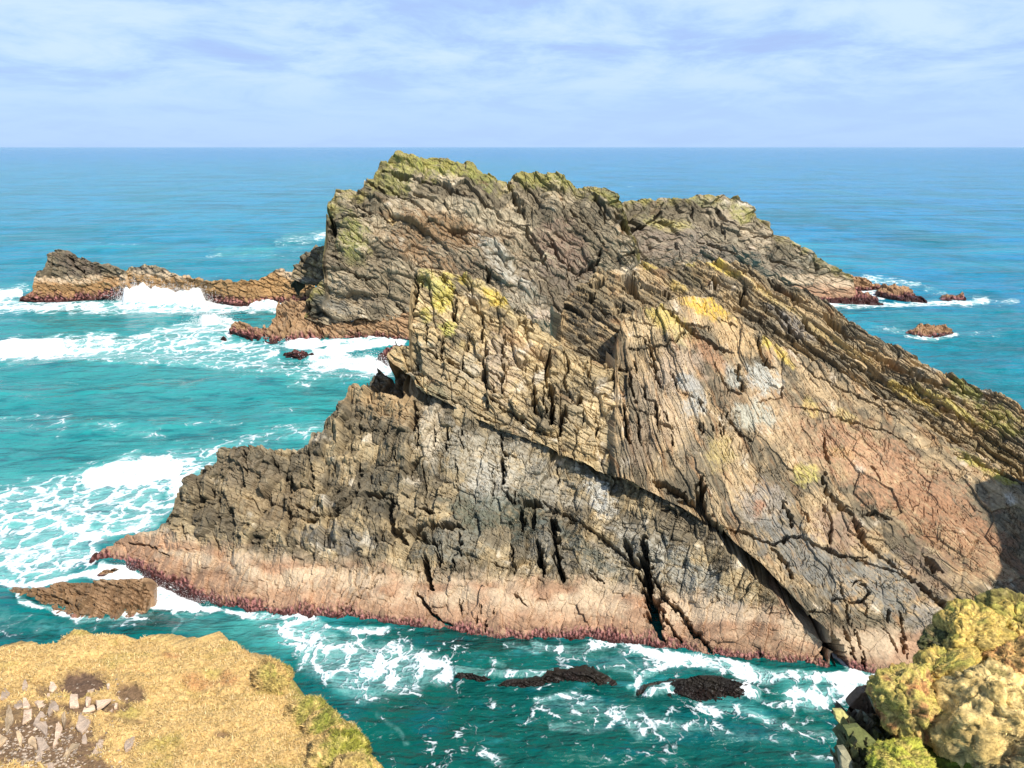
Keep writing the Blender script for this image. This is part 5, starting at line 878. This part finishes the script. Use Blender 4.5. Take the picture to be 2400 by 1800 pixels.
# ================================================================== cushions, hummocks and boulders
def blob(name, label, cat, sx, sy, Y, rx, ry, pal, group=None, seed=0, deep=.9, lump=.16, fine=.05, tufts=2600, tl=.024, flat=.35, mat=None, grey=0., part='moss_tufts', tw=.0035, rot=0., side=None):
    """one rounded cushion: an uneven ball RX by RY photograph units across, DEEP times as deep, fleeced with short tufts"""
    dx, dy, dz = ray(sx, sy); t = Y / dy; k = t / FS; c = np.array([dx * t, Y, CAM_H + dz * t])
    nu, nv = 150, 84
    th = np.linspace(0, 2 * math.pi, nu + 1)[None]; ph = np.linspace(.02, math.pi - .02, nv)[:, None]
    d = np.stack([np.sin(ph) * np.cos(th), np.sin(ph) * np.sin(th), np.cos(ph) + 0 * th], -1)
    n1 = fbm3(d[..., 0] * 1.5 + seed, d[..., 1] * 1.5, d[..., 2] * 1.5, 3, seed); n2 = fbm3(d[..., 0] * 5, d[..., 1] * 5 + seed, d[..., 2] * 5, 4, seed + 3, .6); n3 = fbm3(d[..., 0] * 16, d[..., 1] * 16 + seed, d[..., 2] * 16, 3, seed + 7, .6)
    bil = np.abs(fbm3(d[..., 0] * 2.6 + seed, d[..., 1] * 2.6, d[..., 2] * 2.6 - seed, 2, seed + 21)); r = 1 + lump * 2.4 * n1 - lump * .45 * sstep(.12, .0, bil) + fine * 1.5 * n2 + fine * .6 * n3
    r[:, -1] = r[:, 0]
    a = np.array([rx * k, (rx + ry) * .5 * k * deep, ry * k * 1.02])
    P = d * r[..., None] * a; nrm = d / a
    if rot:
        cr_, sr_ = math.cos(math.radians(rot)), math.sin(math.radians(rot)); RM = np.array([[cr_, 0, sr_], [0, 1, 0], [-sr_, 0, cr_]]); P = P @ RM; nrm = nrm @ RM
    P = P + c
    nrm /= np.linalg.norm(nrm, axis=-1, keepdims=True)
    pal = [np.array(p, float) for p in pal]
    col = np.broadcast_to(pal[0], P.shape).copy(); col = lerp(col, pal[1], sstep(-.15, .35, n2 + .5 * n1)); col = lerp(col, pal[2], .85 * sstep(.12, .42, fbm3(d[..., 0] * 2.3 + 7, d[..., 1] * 2.3, d[..., 2] * 2.3, 4, seed + 11)))
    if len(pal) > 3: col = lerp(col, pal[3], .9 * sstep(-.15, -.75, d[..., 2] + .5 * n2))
    if side is not None: col = lerp(col, np.array(side), .9 * sstep(-.25, .35, -d[..., 0] + .3 * d[..., 2] + .3 * d[..., 1] + .6 * n2))
    col *= (1 + 1.1 * n3 + .9 * n2)[..., None].clip(.3, 1.7)
    root = thing(name, label, cat, tuple(c - np.array([0, 0, a[2]])), group)
    q = grid_quads(nv, nu + 1)
    me = np_mesh('cushion', P - np.array(root.location), q, col, True); me.materials.append(mat or M_MOSS); link('cushion', me, root)
    if tufts:
        n = tufts; i = rng.integers(0, nv, n * 4); w = np.sin(np.linspace(.02, math.pi - .02, nv))[i]; i = i[rng.random(n * 4) < w][:n]; n = len(i); j = rng.integers(0, nu, n)
        base = P[i, j] - np.array(root.location) + rng.normal(0, .006, (n, 3)); cc = col[i, j] * rng.uniform(.55, 1.5, (n, 1)) + rng.uniform(0, .03, (n, 1))
        ln_ = np.where(rng.random(n) < .06, 2.6, 1.0); o = blades(part, base, cc, nrm[i, j], tl * ln_, tw, .7, root); o['kind'] = 'stuff'
    return root
GOLD = [(.62, .45, .14), (.42, .30, .075), (.34, .31, .07)]; GOLDR = [(.60, .44, .15), (.38, .31, .08), (.44, .21, .09), (.40, .14, .06)]
ORNG = [(.55, .36, .13), (.46, .25, .095), (.36, .29, .08)]; BRWN = [(.40, .31, .14), (.20, .155, .065), (.24, .22, .06)]; GRN = [(.20, .235, .03), (.11, .14, .02), (.33, .30, .055)]; PALE = [(.70, .52, .22), (.40, .28, .10), (.26, .21, .07), (.24, .17, .09)]
DKGR = [(.12, .125, .045), (.075, .07, .035), (.16, .12, .055)]
def dim(p, k=1.04): return [tuple(v * k for v in c) for c in p]
GOLD, GOLDR, ORNG, BRWN, PALE = (dim(p) for p in (GOLD, GOLDR, ORNG, BRWN, PALE))
LY = lambda sx, sy: float(ywater(sx, sy, LZ - .1))
MH = 'moss hummocks along the right rim of the turf ledge'
STR = [(.56, .39, .15), (.38, .27, .08), (.30, .27, .06)]
for lab, sx, sy, ys, rx, ry, pal, sd, nt_ in [
    ('rounded golden green hummock at the first corner of the ledge rim', 642, 1598, 1600, 40, 54, [(.46, .34, .11), (.28, .24, .06), (.52, .33, .12), (.30, .15, .07)], 601, 7000),
    ('small mossy swelling just below the rim corner, farther from camera', 712, 1680, 1680, 60, 42, [(.36, .31, .08), (.22, .21, .04), (.46, .35, .11)], 603, 6000),
    ('low olive bump between the small swelling and the large green hummock', 752, 1712, 1712, 54, 36, [(.30, .28, .06), (.18, .19, .03), (.44, .34, .11)], 605, 5000),
    ('large bright green hummock, nearest the camera on the rim', 794, 1782, 1782, 82, 76, [(.27, .26, .035), (.40, .33, .09), (.17, .19, .02), (.20, .16, .05)], 607, 16000),
    ('golden grassy bulge at the lowest end of the ledge rim', 838, 1850, 1845, 72, 78, STR, 609, 8000)]:
    blob('moss_hummock', lab, 'hummock', sx, sy, LY(sx, ys), rx, ry, pal, MH, sd, tufts=nt_ * 2, lump=.15, fine=.05, deep=1.0, tl=.026, tw=.003, side=(.56, .38, .15), rot=30)
PC = 'dark peat clods in the dry grass'
blob('peat_clod', 'dark peat clod in the grass at the middle of the ledge', 'clod', 533, 1634, LY(533, 1637) + .12, 21, 6, [(.14, .09, .055), (.22, .15, .07), (.09, .06, .04)], PC, 611, tufts=160, fine=.14, lump=.3, mat=M_SOIL)
blob('peat_clod', 'dark peat clod in the grass nearer the bottom edge', 'clod', 516, 1714, LY(516, 1716) + .1, 24, 9, [(.15, .10, .06), (.21, .15, .09), (.09, .06, .04)], PC, 613, tufts=160, fine=.14, lump=.3, mat=M_SOIL)

zr = lambda p: zm(1900, 1380, 3.95, p)
MY = lambda sy: 9.6 + (1800 - sy) * .0043
# the slate outcrop that carries them
o_top = zr([(330, 1200), (345, 1150), (375, 1100), (400, 1010), (430, 950), (520, 905), (680, 890), (760, 850), (850, 780), (960, 720), (1100, 690), (1150, 640), (1250, 560), (1350, 420), (1500, 330), (1700, 260), (1850, 170), (1990, 150), (2300, 60), (3300, -80)])
o_bot = [(o_top[0][0], 1800), (2000, 1900), (2760, 1900)]
o_ctl = [(1955, 1690, 10.5), (1985, 1640, 11.0), (2080, 1605, 11.4), (2150, 1560, 11.5), (2240, 1480, 11.8), (2400, 1420, 12.0), (1960, 1800, 9.9), (2100, 1800, 10.0), (2250, 1800, 10.2), (2400, 1800, 10.0), (2170, 1660, 11.3), (2230, 1680, 11.2), (2100, 1700, 10.7), (2350, 1600, 11.0), (2400, 1900, 9.3), (2000, 1900, 9.3), (2480, 1400, 12.2), (2730, 1380, 12.6), (2730, 1880, 9.6), (2600, 1650, 10.8)]
oc = rock_patch('slate_outcrop', o_top, o_bot, o_ctl, None, M_ROCK, step=1.5, theta=44, T=16, seed=141, unit=.0065, low=.10, bed=.05, saw=.05, skirt_top=1.2, skirt_bot=.5, skirt_side=.4, lean=8., skirt_dx=1.5,
    blocks=((34, 18, .16, .7, .07, True, None), (14, 8, .06, .7, .03, False, None)), spots=[(2020, 1650, 40, 34, 0, [.20, .125, .08], .9), (2230, 1765, 90, 40, 0, [.11, .14, .02], .9), (2000, 1760, 60, 60, 40, [.16, .17, .06], .7), (2100, 1720, 60, 40, 30, [.13, .15, .03], .7)],
    band=(-9, -8), weed_on=0, base=(-.3, -.1, -.2, .3), veins=.02, hf=.01, rag=.6, relief=1.)
tag(oc, 'dark slaty outcrop under the golden cushions at the lower right corner', 'outcrop')
BG = 'golden lichen and moss cushions on the slate outcrop'
for lab, sx, sy, dY, rx, ry, pal, sd, nt_, kw in [
    ('highest brown green dome at the right frame edge', 2385, 1446, .35, 54, 42, [(.30, .25, .07), (.24, .20, .06), (.40, .31, .12)], 621, 3200, {}),
    ('pale gold flank under the highest dome at the right frame edge', 2402, 1490, .1, 52, 50, GOLD, 623, 3600, {}),
    ('bright golden dome with a dark green lobe at its left', 2268, 1482, .1, 55, 46, GOLD + [(.44, .22, .10)], 625, 5200, dict(lump=.2)),
    ('dark green lobe sticking out left of the bright golden dome', 2195, 1500, .2, 29, 19, DKGR, 627, 1200, {}),
    ('small dark lobe below the dark green one, above the foam', 2204, 1522, .15, 24, 16, DKGR, 629, 1000, {}),
    ('brown streaky cushion in the hollow under the golden dome', 2290, 1545, .08, 62, 38, BRWN, 631, 3800, {}),
    ('orange gold ball at the right frame edge', 2372, 1556, -.25, 50, 46, ORNG, 633, 4600, dict(lump=.2)),
    ('cream gold cap reaching left over the dark hollow', 2200, 1578, -.05, 60, 30, GOLD, 635, 4200, dict(lump=.26)),
    ('olive brown cushion filling the gap between the orange ball and the cream cap', 2300, 1596, .12, 92, 52, BRWN, 647, 5000, {}),
    ('green gold hanging cushion with a red fringe below', 2128, 1632, -.2, 50, 52, GOLDR, 637, 5200, dict(lump=.26)),
    ('largest pale gold cushion, in front at the right', 2335, 1655, -.55, 102, 82, PALE, 639, 10500, dict(lump=.2, fine=.08)),
    ('brown tangled cushion in the bottom right corner', 2372, 1775, -.7, 82, 62, [(.38, .28, .13), (.22, .17, .07), (.15, .17, .03)], 641, 6500, dict(fine=.09)),
    ('deep green mossy mound in shade at the bottom', 2225, 1778, -.1, 92, 42, [(.15, .19, .02), (.09, .115, .015), (.22, .23, .03)], 643, 6500, dict(fine=.08)),
    ('yellow green knob at the bottom edge, leftmost of the lower cushions', 2110, 1784, -.35, 43, 26, [(.58, .46, .12), (.34, .33, .05), (.26, .29, .04)], 645, 3600, {})]:
    blob('moss_cushion', lab, 'cushion', sx, sy + .26 * ry, MY(sy) + dY + .35, rx * 1.42, ry * 1.26, pal, BG, sd, tufts=int(nt_ * 3.2), **{**dict(lump=.30, fine=.075, tl=.019, tw=.0028, rot=rng.uniform(12, 38), deep=1.15), **kw})
SG = 'slate shards standing in the outcrop'
for i, (pl, col, dY, th_, lab) in enumerate([
    ([(215, 1130), (300, 1130), (440, 1240), (380, 1290), (330, 1330), (240, 1220)], (.48, .44, .17), .05, .14, 'yellow lichened shard, outermost at the left over the water'),
    ([(430, 1140), (520, 1170), (690, 1370), (670, 1400), (560, 1310)], (.30, .31, .22), .1, .16, 'long grey green blade slanting right, second from the left'),
    ([(550, 1010), (640, 1060), (680, 1160), (760, 1330), (700, 1370), (640, 1200), (600, 1130)], (.36, .38, .22), .2, .18, 'tall pale green shard beside the hanging cushion'),
    ([(320, 1300), (450, 1280), (640, 1440), (600, 1640), (480, 1680), (380, 1500)], (.13, .145, .05), -.1, .22, 'broad mossy dark slab at the lower left of the outcrop'),
    ([(270, 1500), (330, 1490), (420, 1640), (410, 1700), (290, 1700)], (.33, .31, .20), -.15, .2, 'pale slab cut by the bottom edge, lowest at the left'),
    ([(980, 1260), (1110, 1210), (1210, 1290), (1110, 1400), (1040, 1380)], (.14, .16, .045), -.02, .2, 'olive four sided block in the middle of the outcrop'),
    ([(1320, 1320), (1450, 1290), (1460, 1370), (1380, 1390)], (.15, .18, .04), -.1, .14, 'small olive block below the largest cushion'),
    ([(900, 1330), (1010, 1360), (1090, 1440), (1010, 1460)], (.10, .115, .045), -.05, .16, 'dark flat flake between the olive block and the red fringe'),
    ([(610, 1460), (690, 1520), (640, 1640), (600, 1640)], (.22, .25, .10), -.2, .16, 'narrow upright green shard left of the yellow knob'),
    ([(1210, 1340), (1320, 1360), (1290, 1410), (1240, 1390)], (.19, .20, .08), -.08, .12, 'small pale edged chip right of the olive block'),
    ([(840, 1410), (910, 1410), (920, 1480), (840, 1480)], (.15, .17, .07), -.18, .12, 'little square block just above the yellow knob'),
    ([(360, 1090), (470, 960), (640, 930), (680, 1010), (560, 1090), (450, 1160)], (.17, .11, .07), .3, .3, 'large brown slab above the leftmost shards')]):
    S = zr(pl); cy = np.mean([b for a, b in S])
    O = [unp(a, b, MY(cy) + .42 + dY + .0030 * (cy - b) + .0016 * (a - S[0][0])) for a, b in S]
    tag(slab('slate_shard', O, th_, M_STONE, np.array(col), seed=700 + i, bev=.02, rough=.012, depthdir=(.15, 1, -.3)), lab, 'shard', SG)

# ================================================================== the headland that runs on out of view to the right and throws its shadow on the crag
def headland():
    x = np.linspace(20, 70, 130); y = np.linspace(-25, 40, 150); X, Y = np.meshgrid(x, y)
    e = sstep(25.2, 28.6, X + 1.3 * fbm(X / 5, Y / 5, 3, 801) + .12 * (Y - 29)) * sstep(34, 30.5, Y + 1.4 * fbm(X / 5 + 8, Y / 5, 3, 802))
    Z = -1.5 + e * (18.6 + 1.6 * fbm(X / 9, Y / 9, 4, 803)) + .5 * fbm(X / 1.7, Y / 1.7, 3, 804)
    col = lerp(np.broadcast_to(C_GREY, X.shape + (3,)).copy(), np.array([.40, .29, .10]), sstep(.85, .98, e))
    me = np_mesh('headland', np.stack([X, Y, Z], -1), grid_quads(*X.shape), col); me.materials.append(M_ROCK)
    tag(link('headland', me), kind='structure')
headland()

# ================================================================== light, sky, camera
AZ, EL = math.radians(140), math.radians(47)          # sun: behind the camera's right shoulder
SUN = (math.sin(AZ) * math.cos(EL), math.cos(AZ) * math.cos(EL), math.sin(EL))
sl = bpy.data.lights.new('sun', 'SUN'); sl.energy = 5.0; sl.angle = math.radians(.5); sl.color = (1, .94, .83)
so = link('sun', sl)
from mathutils import Vector
so.rotation_euler = Vector(SUN).to_track_quat('Z', 'Y').to_euler(); so.location = (40, -40, 60)
w = bpy.data.worlds.new('World'); sc.world = w; w.use_nodes = True
nt = w.node_tree; nt.nodes.clear()
def WN(t, **kw):
    n = nt.nodes.new('ShaderNode' + t)
    for k, v in kw.items():
        if k in n.inputs.keys(): n.inputs[k].default_value = v
        else: setattr(n, k, v)
    return n
WL = nt.links.new
out = WN('OutputWorld'); bg = WN('Background', Strength=.10); WL(bg.outputs[0], out.inputs[0])
sky = WN('TexSky', sky_type='NISHITA'); sky.sun_disc = False; sky.sun_elevation = EL; sky.sun_rotation = AZ; sky.altitude = 20; sky.air_density = 1.0; sky.dust_density = .6; sky.ozone_density = 2.2
tc = WN('TexCoord'); sp_ = WN('SeparateXYZ'); WL(tc.outputs['Generated'], sp_.inputs[0])
el = sp_.outputs['Z']
# clouds lie on a level layer far above: look up the layer where the view meets it
zc_ = math_n(WN, WL, 'ADD', math_n(WN, WL, 'MAXIMUM', el, 0.0), .15)
px = math_n(WN, WL, 'DIVIDE', sp_.outputs['X'], zc_); py = math_n(WN, WL, 'DIVIDE', sp_.outputs['Y'], zc_)
cv = WN('CombineXYZ'); WL(px, cv.inputs[0]); WL(py, cv.inputs[1])
def cl(scale, sx, sy, det, ro, off, dis=.4):
    mp = WN('Mapping'); WL(cv.outputs[0], mp.inputs[0]); mp.inputs['Scale'].default_value = (sx, sy, 1); mp.inputs['Location'].default_value = off; mp.inputs['Rotation'].default_value = (0, 0, .12)
    n = WN('TexNoise', Scale=scale, Detail=det, Roughness=ro, Distortion=dis); WL(mp.outputs[0], n.inputs['Vector']); return n.outputs['Fac']
c1 = cl(2.1, .70, .62, 8., .62, (3.1, 1.7, 0), .35); c2 = cl(.6, .8, .7, 4., .5, (7.3, 4.1, 0), .3)
cm = math_n(WN, WL, 'ADD', math_n(WN, WL, 'MULTIPLY', c1, .75), math_n(WN, WL, 'MULTIPLY', c2, .25))
veil = WN('RGB'); veil.outputs[0].default_value = (3.9, 5.9, 9.2, 1)      # pale veil of high cloud, faded out overhead to lower the sky's fill
base = mix_n(WN, WL, map_n(WN, WL, el, .14, .42, .86, .10), sky.outputs[0], veil.outputs[0])
lit = map_n(WN, WL, cm, .43, .62, 0, .95)
lit = math_n(WN, WL, 'MULTIPLY', lit, map_n(WN, WL, el, .015, .10, .12, 1))
cc = mix_n(WN, WL, lit, base, (5.5, 7.1, 9.1))
shade = math_n(WN, WL, 'MULTIPLY', map_n(WN, WL, cm, .52, .38, 0, .8), map_n(WN, WL, el, .02, .12, .2, 1))
cc = mix_n(WN, WL, shade, cc, (3.5, 4.75, 8.0))
cc = mix_n(WN, WL, map_n(WN, WL, el, .25, .6, 0, .75), cc, sky.outputs[0]); WL(cc, bg.inputs[0])

cd = bpy.data.cameras.new('camera'); cd.sensor_width = 36; cd.sensor_fit = 'HORIZONTAL'; cd.lens = 36 * FS / 2400; cd.clip_end = 100000; cd.clip_start = .1
cam = link('camera', cd); cam.location = (0, 0, CAM_H); cam.rotation_euler = (math.pi / 2 - PITCH, 0, 0); sc.camera = cam
vs = sc.view_settings; vs.view_transform = 'Standard'; vs.look = 'None'; vs.exposure = 0.25; vs.gamma = 1.0
sc.render.engine = 'CYCLES'; sc.cycles.max_bounces = 4; sc.cycles.diffuse_bounces = 2; sc.cycles.glossy_bounces = 2
